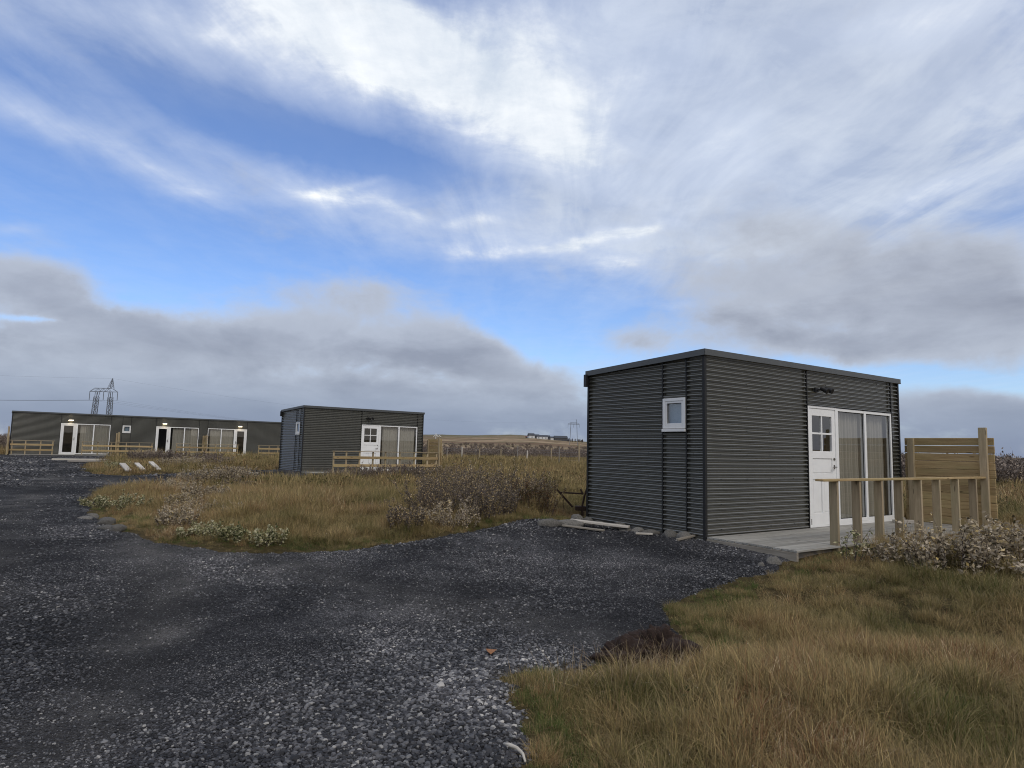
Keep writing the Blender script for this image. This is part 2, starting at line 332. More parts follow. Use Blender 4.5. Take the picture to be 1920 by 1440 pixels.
class MB:
    def __init__(s): s.v = []; s.f = []
    def add(s, vs, fs):
        n = len(s.v); s.v += [tuple(map(float, p)) for p in vs]; s.f += [tuple(i + n for i in q) for q in fs]; return s
    def box(s, x0, x1, y0, y1, z0, z1):
        vs = [(x, y, z) for z in (z0, z1) for y in (y0, y1) for x in (x0, x1)]
        return s.add(vs, [(0, 2, 3, 1), (4, 5, 7, 6), (0, 1, 5, 4), (2, 6, 7, 3), (0, 4, 6, 2), (1, 3, 7, 5)])
    def bar(s, p, q, w, h=None, upv=(0, 0, 1)):
        p = Vector(p); q = Vector(q); h = h or w
        d = (q - p).normalized(); u = Vector(upv)
        if abs(d.dot(u)) > .95: u = Vector((1, 0, 0))
        a = d.cross(u).normalized() * w / 2; b = a.cross(d).normalized() * h / 2
        vs = [p + a * i + b * j for i, j in ((-1, -1), (1, -1), (1, 1), (-1, 1))] + [q + a * i + b * j for i, j in ((-1, -1), (1, -1), (1, 1), (-1, 1))]
        return s.add(vs, [(0, 1, 2, 3), (7, 6, 5, 4), (0, 4, 5, 1), (1, 5, 6, 2), (2, 6, 7, 3), (3, 7, 4, 0)])
    def tube(s, pts, rad, n=8, cap=True):
        pts = [Vector(p) for p in pts]
        rads = rad if isinstance(rad, (list, tuple)) else [rad] * len(pts)
        base = len(s.v)
        for i, p in enumerate(pts):
            d = (pts[min(i + 1, len(pts) - 1)] - pts[max(i - 1, 0)]).normalized()
            u = Vector((0, 0, 1)) if abs(d.z) < .9 else Vector((1, 0, 0))
            a = d.cross(u).normalized(); b = a.cross(d).normalized()
            for k in range(n):
                t = 2 * math.pi * k / n
                s.v.append(tuple(p + (a * math.cos(t) + b * math.sin(t)) * rads[i]))
        for i in range(len(pts) - 1):
            for k in range(n):
                a0 = base + i * n + k; a1 = base + i * n + (k + 1) % n
                s.f.append((a0, a1, a1 + n, a0 + n))
        if cap:
            s.f.append(tuple(base + k for k in range(n))[::-1]); s.f.append(tuple(base + (len(pts) - 1) * n + k for k in range(n)))
        return s
    def build(s, name, mat, parent=None, bevel=0, smooth_=False, loc=None):
        me = bpy.data.meshes.new(name); me.from_pydata(s.v, [], s.f); me.update()
        if smooth_: me.polygons.foreach_set('use_smooth', [True] * len(me.polygons))
        me.materials.append(mat)
        o = bpy.data.objects.new(name, me); COL.objects.link(o)
        if parent is not None: o.parent = parent
        if loc is not None: o.location = loc
        if bevel:
            bv = o.modifiers.new('bevel', 'BEVEL'); bv.width = bevel; bv.segments = 2; bv.limit_method = 'ANGLE'
        return o

def box_part(name, mat, parent, x0, x1, y0, y1, z0, z1, bevel=0.0, center=True):
    """A box whose origin is its own centre."""
    c = ((x0 + x1) / 2, (y0 + y1) / 2, (z0 + z1) / 2)
    hx, hy, hz = (x1 - x0) / 2, (y1 - y0) / 2, (z1 - z0) / 2
    o = MB().box(-hx, hx, -hy, hy, -hz, hz).build(name, mat, parent, bevel); o.location = c
    return o

def beam_part(name, mat, parent, length, w, h, loc, rot=(0, 0, 0), bevel=.003):
    """Box with its length along local x, so that the grain follows it."""
    o = MB().box(-length / 2, length / 2, -w / 2, w / 2, -h / 2, h / 2).build(name, mat, parent, bevel)
    o.location = loc; o.rotation_euler = rot
    return o

def thing(name, label, cat, loc=(0, 0, 0), rz=0, group=None):
    o = bpy.data.objects.new(name, None); COL.objects.link(o)
    o.location = loc; o.rotation_euler = (0, 0, rz); o.empty_display_size = .3
    o['label'] = label; o['category'] = cat
    if group: o['group'] = group
    return o

def tag(o, label=None, cat=None, group=None, kind=None):
    if label: o['label'] = label
    if cat: o['category'] = cat
    if group: o['group'] = group
    if kind: o['kind'] = kind
    return o

def _hash(ix, iy, seed):
    h = (ix.astype(np.int64) * 374761393 + iy.astype(np.int64) * 668265263 + seed * 1274126177) & 0xffffffff
    h = ((h ^ (h >> 13)) * 1103515245) & 0xffffffff
    h = (h ^ (h >> 16)) & 0xffffff
    return h / float(0xffffff)
def vnoise(x, y, seed=0):
    x = np.asarray(x, float); y = np.asarray(y, float)
    ix = np.floor(x); iy = np.floor(y); fx = x - ix; fy = y - iy
    fx = fx * fx * (3 - 2 * fx); fy = fy * fy * (3 - 2 * fy)
    a = _hash(ix, iy, seed); b = _hash(ix + 1, iy, seed); c = _hash(ix, iy + 1, seed); d = _hash(ix + 1, iy + 1, seed)
    return (a * (1 - fx) + b * fx) * (1 - fy) + (c * (1 - fx) + d * fx) * fy - 0.5
def fbm(x, y, seed=0, octaves=4):
    s = 0; a = 1.0
    for k in range(octaves):
        s = s + a * vnoise(x * 2 ** k + 17.3 * k, y * 2 ** k - 9.1 * k, seed + k); a *= 0.5
    return s
def smooth(t):
    t = np.clip(t, 0, 1); return t * t * (3 - 2 * t)
def base_height(x, y):
    x = np.asarray(x, float); y = np.asarray(y, float)
    r = np.hypot(x, y); az = np.degrees(np.arctan2(x, y))
    z = np.interp(r, [0, 3, 6, 9, 10.3, 12, 20, 28, 45, 52, 70, 110, 160, 230, 300], [0, 0, .04, .17, .27, .29, .27, .32, .43, .45, .32, .30, .45, 1.0, 1.6])
    amp = np.interp(az, [-180, -120, -60, -38, -20, -12, -3, 0, 2, 4, 7, 10, 20, 45, 70, 150, 180], [.3, .25, .10, .03, .5, .93, .97, 1.1, 1.06, .86, .66, .5, .3, .12, .42, .42, .3])
    z = z + .10 * np.exp(-((x - .45) ** 2 + (y - 11.3) ** 2) / .5)
    z = z + 24.5 * amp * np.interp(r, [200, 320, 500, 700, 900, 1250, 1500, 8000], [0, .035, .16, .36, .60, 1.0, 1.0, .6])
    z = z + smooth((r - 60) / 200) * fbm(x / 60, y / 60, 5) * 1.2 * (0.3 + amp) * np.clip(r / 700, .3, 2)
    return z


# ------------------------------------------------------------ where gravel lies
GRAVEL = [(-0.1, -12), (0.0, 3.0), (0.0, 3.43), (-0.01, 3.85), (0.0, 4.3), (0.2, 4.69), (0.5, 4.79), (0.8, 5.0), (1.0, 5.19), (1.33, 5.76), (1.51, 6.4), (1.96, 7.2),
          (2.57, 7.82), (3.17, 8.25), (3.72, 8.6), (4.1, 9.0), (4.6, 9.9), (3.4, 10.6), (2.6, 11.2), (1.9, 12.4), (1.35, 12.1), (1.09, 11.42), (0.4, 11.35), (-0.12, 10.9), (-0.6, 10.3), (-1.44, 9.73), (-2.25, 8.92),
          (-2.83, 8.54), (-3.27, 8.42), (-4.07, 8.53), (-4.64, 8.69), (-5.47, 9.24), (-6.24, 10.11), (-7.3, 11.5), (-7.9, 12.4), (-8.92, 13.89), (-10.6, 17.0), (-10.9, 17.9), (-10.4, 18.4),
          (-10.58, 19.88), (-11.0, 22.0), (-11.0, 23.4), (-9.4, 22.9), (-8.5, 24.3), (-7.42, 24.92), (-7.0, 26.5), (-9.0, 28.6), (-10.77, 30.52), (-11.4, 29.5), (-11.6, 28.0), (-11.6, 26.4), (-12.63, 26.05),
          (-12.84, 24.2), (-13.54, 23.3), (-15.6, 24.26), (-18.28, 27.82), (-21.36, 33.14), (-23.9, 38.5), (-24.45, 42.5), (-23.6, 46.6), (-21.0, 50.8), (-18.6, 54.2), (-18.0, 56.5), (-33.5, 43.4),
          (-60, 41), (-60, -12)]
GP = np.array(GRAVEL)
def gravel_sdf(x, y):
    """Positive inside the gravel, metres to its edge; the edge wanders a little."""
    x = np.asarray(x, float); y = np.asarray(y, float)
    d = np.full(x.shape, 1e9); inside = np.zeros(x.shape, bool)
    for i in range(len(GP)):
        x0, y0 = GP[i]; x1, y1 = GP[(i + 1) % len(GP)]
        ex, ey = x1 - x0, y1 - y0
        t = np.clip(((x - x0) * ex + (y - y0) * ey) / (ex * ex + ey * ey), 0, 1)
        d = np.minimum(d, np.hypot(x - x0 - t * ex, y - y0 - t * ey))
        c = ((y0 > y) != (y1 > y))
        with np.errstate(divide='ignore', invalid='ignore'):
            xi = x0 + (y - y0) * ex / (ey if ey != 0 else 1e-9)
        inside ^= c & (x < xi)
    s = np.where(inside, d, -d)
    return s + .28 * fbm(x * 1.3, y * 1.3, 31, 3) + .16 * fbm(x * 5, y * 5, 44, 3)

TRACK = np.array([(-2.9, -6), (-2.9, 2), (-3.3, 4), (-4.0, 6), (-5.6, 8.5), (-8.3, 12.5), (-12.5, 19), (-18, 28), (-25, 38), (-32, 41)])
def track(x, y):
    """1 where tyres have pressed the gravel down and brought the fines up."""
    x = np.asarray(x, float); y = np.asarray(y, float); d = np.full(x.shape, 1e9)
    for i in range(len(TRACK) - 1):
        x0, y0 = TRACK[i]; ex, ey = TRACK[i + 1] - TRACK[i]
        t = np.clip(((x - x0) * ex + (y - y0) * ey) / (ex * ex + ey * ey), 0, 1)
        d = np.minimum(d, np.hypot(x - x0 - t * ex, y - y0 - t * ey))
    a = 1 - smooth((d - .9) / 1.1)
    two = .6 + .4 * np.cos((d - .85) * 4.2)
    branch = np.exp(-(((x + 2.0) * .55 + (y - 7.4) * .835) ** 2) / .35) * smooth((x + 6) / 2) * smooth((3.0 - x) / 2)
    return np.clip(np.maximum(a * two, .75 * branch) + .35 * fbm(x / 1.5, y / 1.5, 210, 4), 0, 1)

CA = dict(x=2.96, y=9.922, z=.354, h=.591)
CB = dict(x=-8.97, y=28.092, z=.423, h=.673)
CL = dict(x=-33.0, y=43.0, z=.51, h=.66)
def local(c, x, y):
    dx = x - c['x']; dy = y - c['y']
    return dx * np.cos(c['h']) + dy * np.sin(c['h']), -dx * np.sin(c['h']) + dy * np.cos(c['h'])
def in_rect(c, x, y, a0, a1, b0, b1):
    a, b = local(c, x, y)
    return (a > a0) & (a < a1) & (b > b0) & (b < b1)
def built_over(x, y):
    return in_rect(CA, x, y, -.03, 6.2, -1.52, 2.72) | in_rect(CB, x, y, -.03, 6.3, -1.3, 2.72) | in_rect(CL, x, y, -.03, 17.85, -1.4, 2.9)
def to_world(c, a, b, z=0):
    return Vector((c['x'] + a * math.cos(c['h']) - b * math.sin(c['h']), c['y'] + a * math.sin(c['h']) + b * math.cos(c['h']), c['z'] + z))

def ground_h(x, y):
    x = np.asarray(x, float); y = np.asarray(y, float)
    z = base_height(x, y); r = np.hypot(x, y)
    g = smooth((gravel_sdf(x, y) + .5) / 1.0)
    hum = .15 * fbm(x / 1.9, y / 1.9, 3, 4) + .08 * fbm(x * 1.7, y * 1.7, 9, 3)     # tussocky turf
    rut = .035 * fbm(x / 2.2, y / 2.2, 61, 3) + .012 * fbm(x * 2.5, y * 2.5, 62, 2)
    fade = 1 - smooth((r - 120) / 200)
    near_b = np.zeros(x.shape)
    for c in (CA, CB, CL):
        a, b = local(c, x, y); L = 17.8 if c is CL else 6
        dx = np.maximum(np.maximum(-a, a - L), 0); dy = np.maximum(np.maximum(-1.5 - b, b - 2.7), 0)
        near_b = np.maximum(near_b, 1 - smooth(np.hypot(dx, dy) / 1.0))
    z = z + fade * (1 - .85 * near_b) * (hum * (1 - g) + rut * g)
    for c in (CA, CB, CL):                                    # keep the soil below the floors
        a, b = local(c, x, y); L = 17.8 if c is CL else 6.2
        inside = (a > .1) & (a < L) & (b > -1.6) & (b < 2.7)
        z = np.where(inside, np.minimum(z, c['z'] - .09), z)
    return z
def gz(x, y): return float(ground_h(np.array([x]), np.array([y]))[0])

# ------------------------------------------------------------ ground materials
def world_pos(k): return k.n('ShaderNodeNewGeometry').outputs['Position']

def meadow_mat():
    mt, k, b = new_mat('autumn_meadow')
    p = world_pos(k)
    flat = k.vmath('MULTIPLY', p, (1, 1, 0))
    n1 = k.noise(flat, .25, 5, .6); n2 = k.noise(flat, 1.1, 5, .6); n3 = k.noise(flat, 14, 4, .7)
    near = k.ramp(k.math('ADD', k.math('MULTIPLY', n1, .5), k.math('MULTIPLY', n2, .5)),
                  [(.30, (.045, .036, .018)), (.45, (.08, .064, .028)), (.55, (.105, .08, .04)), (.68, (.07, .043, .025))])
    near = k.mix(k.rng(n3, .3, .7), k.mix(.65, near, (.012, .009, .006)), near)
    # far fields: long bands of pale straw, brown and olive, stretched across the view by distance
    f1 = k.noise(k.mapping(flat, scale=(.004, .011, 1)), 1.0, 7, .62, .6)
    f2 = k.noise(k.mapping(flat, scale=(.03, .05, 1)), 1.0, 5, .65)
    far = k.ramp(k.math('ADD', k.math('MULTIPLY', f1, .72), k.math('MULTIPLY', f2, .28)),
                 [(.33, (.07, .045, .032)), (.42, (.20, .135, .085)), (.47, (.12, .105, .055)), (.53, (.36, .265, .17)), (.57, (.15, .105, .065)), (.66, (.25, .19, .11))])
    r = k.vmath('LENGTH', flat, out=1)
    far = k.mix(k.rng(r, 750, 1250, 0, .75, True), far, (.125, .118, .068))
    c = k.mix(k.rng(r, 60, 160, 0, 1, True), near, far)
    k.put(b.inputs['Base Color'], c); b.inputs['Roughness'].default_value = 1.0; b.inputs['Specular IOR Level'].default_value = .05
    bn = k.n('ShaderNodeBump'); bn.inputs['Strength'].default_value = .9; bn.inputs['Distance'].default_value = .05
    k.put(bn.inputs['Height'], k.noise(flat, 9, 6, .7)); k.put(b.inputs['Normal'], bn.outputs[0])
    return mt

def gravel_color(k, p, rnd=None):
    """Shared by the sheet and the loose stones, so that both show the same dusty and damp patches."""
    flat = k.vmath('MULTIPLY', p, (1, 1, 0))
    patch = k.noise(flat, .33, 5, .6, .4); patch2 = k.noise(flat, 1.6, 4, .6)
    t = k.math('ADD', k.math('MULTIPLY', patch, .68), k.math('MULTIPLY', patch2, .32))
    return t
def gravel_sheet_mat():
    mt, k, b = new_mat('crushed_basalt_gravel')
    p = world_pos(k); flat = k.vmath('MULTIPLY', p, (1, 1, 0))
    t = gravel_color(k, p)
    v = k.n('ShaderNodeTexVoronoi'); k.put(v.inputs['Vector'], flat); v.inputs['Scale'].default_value = 55.0
    v2 = k.n('ShaderNodeTexVoronoi', feature='DISTANCE_TO_EDGE'); k.put(v2.inputs['Vector'], flat); v2.inputs['Scale'].default_value = 55.0
    sepc = k.n('ShaderNodeSeparateColor'); k.put(sepc.inputs[0], v.outputs['Color'])
    stone = k.mix(k.rng(sepc.outputs[0], 0, 1, 0, 1), (.026, .027, .031), (.135, .136, .145))
    stone = k.mix(k.rng(v2.outputs['Distance'], 0.0, .16, 1, 0), stone, (.006, .006, .007))
    r = k.vmath('LENGTH', flat, out=1)
    fines = k.mix(k.rng(k.math('ADD', k.math('MULTIPLY', k.noise(flat, 22, 6, .8), .5), k.math('MULTIPLY', k.noise(k.mapping(flat, rot=(0, 0, R(35)), scale=(1, 5, 1)), 1.2, 6, .7), .5)), .36, .64), (.012, .0125, .014), (.105, .104, .105))
    c = k.mix(k.rng(r, 16, 28, .15, .8, True), stone, fines)
    worn = k.n('ShaderNodeAttribute', attribute_name='worn').outputs['Fac']
    grit = k.mix(k.rng(k.noise(flat, 70, 6, .85), .36, .64), (.010, .0095, .009), (.135, .13, .122))
    c = k.mix(k.math('MULTIPLY', worn, .6), c, grit)
    gain = k.ramp(t, [(.39, (.45, .45, .46)), (.46, (.65, .65, .66)), (.53, (1.1, 1.09, 1.07)), (.61, (1.9, 1.86, 1.8))])
    mm = k.n('ShaderNodeMix', data_type='RGBA', blend_type='MULTIPLY'); mm.inputs[0].default_value = 1
    k.put(mm.inputs[6], c); k.put(mm.inputs[7], gain)
    k.put(b.inputs['Base Color'], mm.outputs[2]); b.inputs['Roughness'].default_value = 1.0; b.inputs['Specular IOR Level'].default_value = .08
    bn = k.n('ShaderNodeBump'); bn.inputs['Strength'].default_value = 1.0; bn.inputs['Distance'].default_value = .02
    k.put(bn.inputs['Height'], k.math('ADD', v2.outputs['Distance'], k.math('MULTIPLY', k.noise(flat, 60, 4, .7), .5))); k.put(b.inputs['Normal'], bn.outputs[0])
    return mt
M['meadow'] = meadow_mat(); M['gravel'] = gravel_sheet_mat()

def stone_mat():
    mt, k, b = new_mat('loose_basalt_stones')
    t = gravel_color(k, world_pos(k))
    oi = k.n('ShaderNodeObjectInfo').outputs['Random']
    c = k.ramp(oi, [(0, (.011, .011, .012)), (.4, (.030, .030, .033)), (.70, (.078, .078, .083)), (.93, (.155, .155, .158)), (1.0, (.30, .29, .27))])
    gain = k.ramp(t, [(.39, (.50, .50, .51)), (.46, (.70, .70, .71)), (.53, (1.15, 1.13, 1.11)), (.61, (1.9, 1.85, 1.78))])
    mm = k.n('ShaderNodeMix', data_type='RGBA', blend_type='MULTIPLY'); mm.inputs[0].default_value = 1
    k.put(mm.inputs[6], c); k.put(mm.inputs[7], gain)
    k.put(b.inputs['Base Color'], mm.outputs[2]); b.inputs['Roughness'].default_value = .7; b.inputs['Specular IOR Level'].default_value = .35
    return mt
M['stones'] = stone_mat()

# ------------------------------------------------------------ ground sheets
def polar_sheet(name, radii, azs, mat, height, keep=None):
    rr, aa = np.meshgrid(radii, azs, indexing='ij')
    x = rr * np.sin(aa); y = rr * np.cos(aa)
    z = height(x, y)
    nr, na = x.shape
    idx = np.arange(nr * na).reshape(nr, na)
    closed = abs((azs[-1] - azs[0]) - 2 * math.pi) < 2 * abs(azs[1] - azs[0])
    nxt = np.roll(idx, -1, axis=1) if closed else idx[:, 1:]
    cur = idx if closed else idx[:, :-1]
    q = np.stack([cur[:-1], nxt[:-1], nxt[1:], cur[1:]], -1).reshape(-1, 4)[:, ::-1]
    verts = np.stack([x, y, z], -1).reshape(-1, 3)
    if keep is not None:
        kv = keep(x, y).reshape(-1); q = q[kv[q].any(axis=1)]
        used = np.unique(q); remap = -np.ones(len(verts), int); remap[used] = np.arange(len(used)); verts = verts[used]; q = remap[q]
    me = bpy.data.meshes.new(name)
    me.vertices.add(len(verts)); me.vertices.foreach_set('co', verts.ravel())
    me.loops.add(q.size); me.loops.foreach_set('vertex_index', q.ravel())
    me.polygons.add(len(q)); me.polygons.foreach_set('loop_start', np.arange(len(q)) * 4); me.polygons.foreach_set('loop_total', np.full(len(q), 4))
    me.polygons.foreach_set('use_smooth', np.ones(len(q), bool))
    me.update(calc_edges=True); me.validate()
    me.materials.append(mat)
    o = bpy.data.objects.new(name, me); COL.objects.link(o); return o

radii = np.concatenate([[0.02], np.geomspace(1.0, 60, 190), np.geomspace(62, 9000, 150)])
ground = polar_sheet('ground', radii, np.linspace(-math.pi, math.pi, 900, endpoint=False), M['meadow'], ground_h)
tag(ground, kind='structure')
def gravel_h(x, y):
    s = gravel_sdf(x, y)
    return ground_h(x, y) + .028 * np.clip(s / .12, -1.6, 1)
gr = polar_sheet('gravel_road', np.geomspace(1.3, 62, 260), np.radians(np.linspace(-100, 60, 560)), M['gravel'], gravel_h, keep=lambda x, y: gravel_sdf(x, y) > -.12)
tag(gr, kind='structure')
co = np.empty(len(gr.data.vertices) * 3, np.float32); gr.data.vertices.foreach_get('co', co); co = co.reshape(-1, 3)
at = gr.data.attributes.new('worn', 'FLOAT', 'POINT'); at.data.foreach_set('value', track(co[:, 0], co[:, 1]).astype(np.float32))

# ------------------------------------------------------------ corrugated cabins
PITCHC = 0.076
def corr_mesh(u0, u1, z0, z1, place, ztop=None, amp=.0205, seg=10, thick=True):
    """Sheet with horizontal corrugations from u0 to u1 along the wall. place(u, out, z) -> local point."""
    n = max(2, int(round((z1 - z0) / (PITCHC / seg))))
    vs = []; fs = []
    for i in range(n + 1):
        z = z0 + (z1 - z0) * i / n
        t = (z / PITCHC + .2) % 1.0        # the flank below each crest is a little steeper than the one above
        o = amp * (-math.cos(math.pi * t / .46) if t < .46 else math.cos(math.pi * (t - .46) / .54))
        for u in (u0, u1):
            zz = min(z, ztop(u)) if ztop else z
            vs.append(place(u, o, zz))
    for i in range(n):
        fs.append((2 * i, 2 * i + 1, 2 * i + 3, 2 * i + 2))
    return MB().add(vs, fs)

def screws(parent, spots, place):
    mb = MB()
    for (u, z) in spots:
        k = round(z / PITCHC - .25); zz = (k + .22) * PITCHC
        p = Vector(place(u, .0215, zz)); mb.box(p.x - .006, p.x + .006, p.y - .006, p.y + .006, zz - .006, zz + .006)
    o = mb.build('screw', M['black'], parent); o['kind'] = 'stuff'
    return o

def frame_rect(parent, name, mat, a0, a1, z0, z1, w, y0, y1, sill=None):
    """Rectangular frame in the plane of the front wall, four butted members in one part."""
    mb = MB(); s = sill if sill else w
    mb.box(a0, a0 + w, y0, y1, z0, z1); mb.box(a1 - w, a1, y0, y1, z0, z1)
    mb.box(a0 + w, a1 - w, y0 + .001, y1 - .001, z1 - w, z1); mb.box(a0 + w, a1 - w, y0 + .001, y1 - .001, z0, z0 + s)
    return mb.build(name, mat, parent, bevel=.003)

def curtain(parent, a0, a1, z0, z1, y, seed, folds=.11):
    r = random.Random(seed); n = int((a1 - a0) / .012); vs = []; fs = []
    ph = 0; prof = []
    for i in range(n + 1):
        ph += .012 / folds * 2 * math.pi * (0.55 + r.random() * .9); prof.append(.028 * math.sin(ph) + .012 * math.sin(ph * .37 + seed))
    for i in range(n + 1):
        a = a0 + (a1 - a0) * i / n
        for j, z in enumerate((z0, (z0 + z1) / 2, z1)):
            vs.append((a + .01 * math.sin(z * 3 + i * .05), y + prof[i] * (1.15 - .2 * j), z))
    for i in range(n):
        for j in range(2):
            q = 3 * i + j; fs.append((q, q + 3, q + 4, q + 1))
    return MB().add(vs, fs).build('curtain', M['curtain'], parent, smooth_=True)

def glass_pane(parent, a0, a1, z0, z1, y):
    return MB().add([(a0, y, z0), (a1, y, z0), (a1, y, z1), (a0, y, z1)], [(0, 1, 2, 3)]).build('pane', M['glass'], parent)

def panelled_door(parent, a0, a1, z0, z1, y):
    """White timber door: four small panes above, one panel at mid height, two tall ones and a kick board below."""
    d = MB(); w = a1 - a0; st = .105
    t = .045
    yb = y + t
    # stiles and rails
    d.box(a0, a0 + st, y, yb, z0, z1); d.box(a1 - st, a1, y, yb, z0, z1)
    rails = [(z0, z0 + .21), (z0 + .80, z0 + .90), (z0 + 1.17, z0 + 1.30), (z1 - .13, z1)]
    for (q0, q1) in rails: d.box(a0 + st, a1 - st, y, yb, q0, q1)
    mid = (a0 + a1) / 2
    d.box(mid - .035, mid + .035, y, yb, z0 + .21, z0 + .80)
    door = d.build('door', M['white'], parent, bevel=.004)
    # recessed panels
    pn = [(a0 + st, mid - .035, z0 + .21, z0 + .80), (mid + .035, a1 - st, z0 + .21, z0 + .80), (a0 + st, a1 - st, z0 + .90, z0 + 1.17)]
    for (p0, p1, q0, q1) in pn:
        mb = MB(); mb.box(p0 + .002, p1 - .002, y + .020, y + .034, q0 + .002, q1 - .002)
        mb.box(p0 + .022, p1 - .022, y + .010, y + .0205, q0 + .022, q1 - .022)
        mb.build('door_panel', M['white'], door, bevel=.003)
    wz0, wz1 = z0 + 1.30, z1 - .13
    mz = (wz0 + wz1) / 2
    mb = MB(); mb.box(mid - .016, mid + .016, y + .004, yb - .004, wz0, wz1)
    mb.box(a0 + st, mid - .016, y + .005, yb - .005, mz - .016, mz + .016); mb.box(mid + .016, a1 - st, y + .005, yb - .005, mz - .016, mz + .016)
    mb.build('glazing_bar', M['white'], door, bevel=.002)
    for (p0, p1) in ((a0 + st, mid - .016), (mid + .016, a1 - st)):
        for (q0, q1) in ((wz0, mz - .016), (mz + .016, wz1)):
            MB().add([(p0, y + .024, q0), (p1, y + .024, q0), (p1, y + .024, q1), (p0, y + .024, q1)], [(0, 1, 2, 3)]).build('pane', M['glass'], door)
    h = MB(); hx = a1 - .055; hz = z0 + 1.02
    h.box(hx - .018, hx + .018, y - .008, y + .001, hz - .035, hz + .035)
    h.tube([(hx, y - .005, hz), (hx, y - .05, hz)], .009); h.tube([(hx + .005, y - .05, hz), (hx - .11, y - .052, hz - .004)], .009)
    h.build('handle', M['chrome'], door, smooth_=False)
    MB().tube([(hx, y + .001, hz + .14), (hx, y - .014, hz + .14)], .024, 14).build('lock', M['chrome'], door)
    MB().box(a0 - .001, a0 + .02, y - .012, y - .001, z0 + .02, z0 + .12).build('hinge', M['chrome'], door)
    return door

def glass_door(parent, a0, a1, z0, z1, y, flip=False):
    """White door with one tall dark pane."""
    st = .14; d = MB()
    d.box(a0, a0 + st, y, y + .05, z0, z1); d.box(a1 - st * 1.15, a1, y, y + .05, z0, z1)
    d.box(a0 + st, a1 - st * 1.15, y + .001, y + .049, z0, z0 + .13); d.box(a0 + st, a1 - st * 1.15, y + .001, y + .049, z1 - .12, z1)
    door = d.build('door', M['offwhite'], parent, bevel=.004)
    MB().add([(a0 + st, y + .022, z0 + .13), (a1 - st * 1.15, y + .022, z0 + .13), (a1 - st * 1.15, y + .022, z1 - .12), (a0 + st, y + .022, z1 - .12)], [(0, 1, 2, 3)]).build('pane', M['glass'], door)
    hx = (a1 - .07) if not flip else (a0 + .06)
    h = MB(); h.box(hx - .018, hx + .018, y - .008, y + .001, z0 + .95, z0 + 1.15); h.tube([(hx, y - .006, z0 + 1.05), (hx, y - .05, z0 + 1.05), (hx + (.1 if flip else -.1), y - .05, z0 + 1.05)], .01)
    h.build('handle', M['chrome'], door)
    return door

def front_unit(parent, a0, H, kind, seed, flip=False):
    """Door and two fixed lights, 2.93 m wide, in the front wall plane y=0; returns its extent."""
    wd, gz_, total = .93, 2.0, 2.93
    z0, z1 = .0, 2.137
    if not flip: d0, d1, g0, g1 = a0, a0 + wd, a0 + wd, a0 + total
    else: d0, d1, g0, g1 = a0 + total - wd, a0 + total, a0, a0 + total - wd
    fr = frame_rect(parent, 'door_frame', M['white'], d0, d1, z0, z1, .045, -.020, .075, .03)
    if kind == 'panelled': panelled_door(parent, d0 + .047, d1 - .047, z0 + .032, z1 - .047, -.006)
    else: glass_door(parent, d0 + .047, d1 - .047, z0 + .032, z1 - .047, -.006, flip)
    mid = (g0 + g1) / 2 + (.0)
    wf = MB(); w = .052
    zs = .05 if kind == 'panelled' else .03
    gt = z1 - .008
    wf.box(g0 + .001, g0 + w, -.018, .07, zs, gt); wf.box(g1 - w, g1, -.018, .07, zs, gt); wf.box(mid - .035, mid + .035, -.018, .07, zs, gt)
    for (p0, p1) in ((g0 + w, mid - .035), (mid + .035, g1 - w)):
        wf.box(p0, p1, -.017, .069, gt - w, gt); wf.box(p0, p1, -.022, .069, zs, zs + .062)
    win = wf.build('window', M['white'], parent, bevel=.003)
    for (p0, p1) in ((g0 + w, mid - .035), (mid + .035, g1 - w)):
        glass_pane(win, p0, p1, zs + .062, gt - w, .018)
        gk = MB(); gk.box(p0, p0 + .012, .008, .017, zs + .062, gt - w); gk.box(p1 - .012, p1, .008, .017, zs + .062, gt - w); gk.box(p0 + .012, p1 - .012, .009, .017, gt - w - .012, gt - w); gk.box(p0 + .012, p1 - .012, .009, .017, zs + .062, zs + .074)
        gk.build('gasket', M['rubber'], win)
    if zs > .04: box_part('threshold', M['white'], parent, g0, g1, -.024, .07, 0, zs - .001, .002)
    # curtains
    curtain(parent, g0 + .22, mid - .02, .06, gt, .12, seed); curtain(parent, mid - .01, g1 - .06, .06, gt, .13, seed + 5)
    return d0, d1, g0, g1

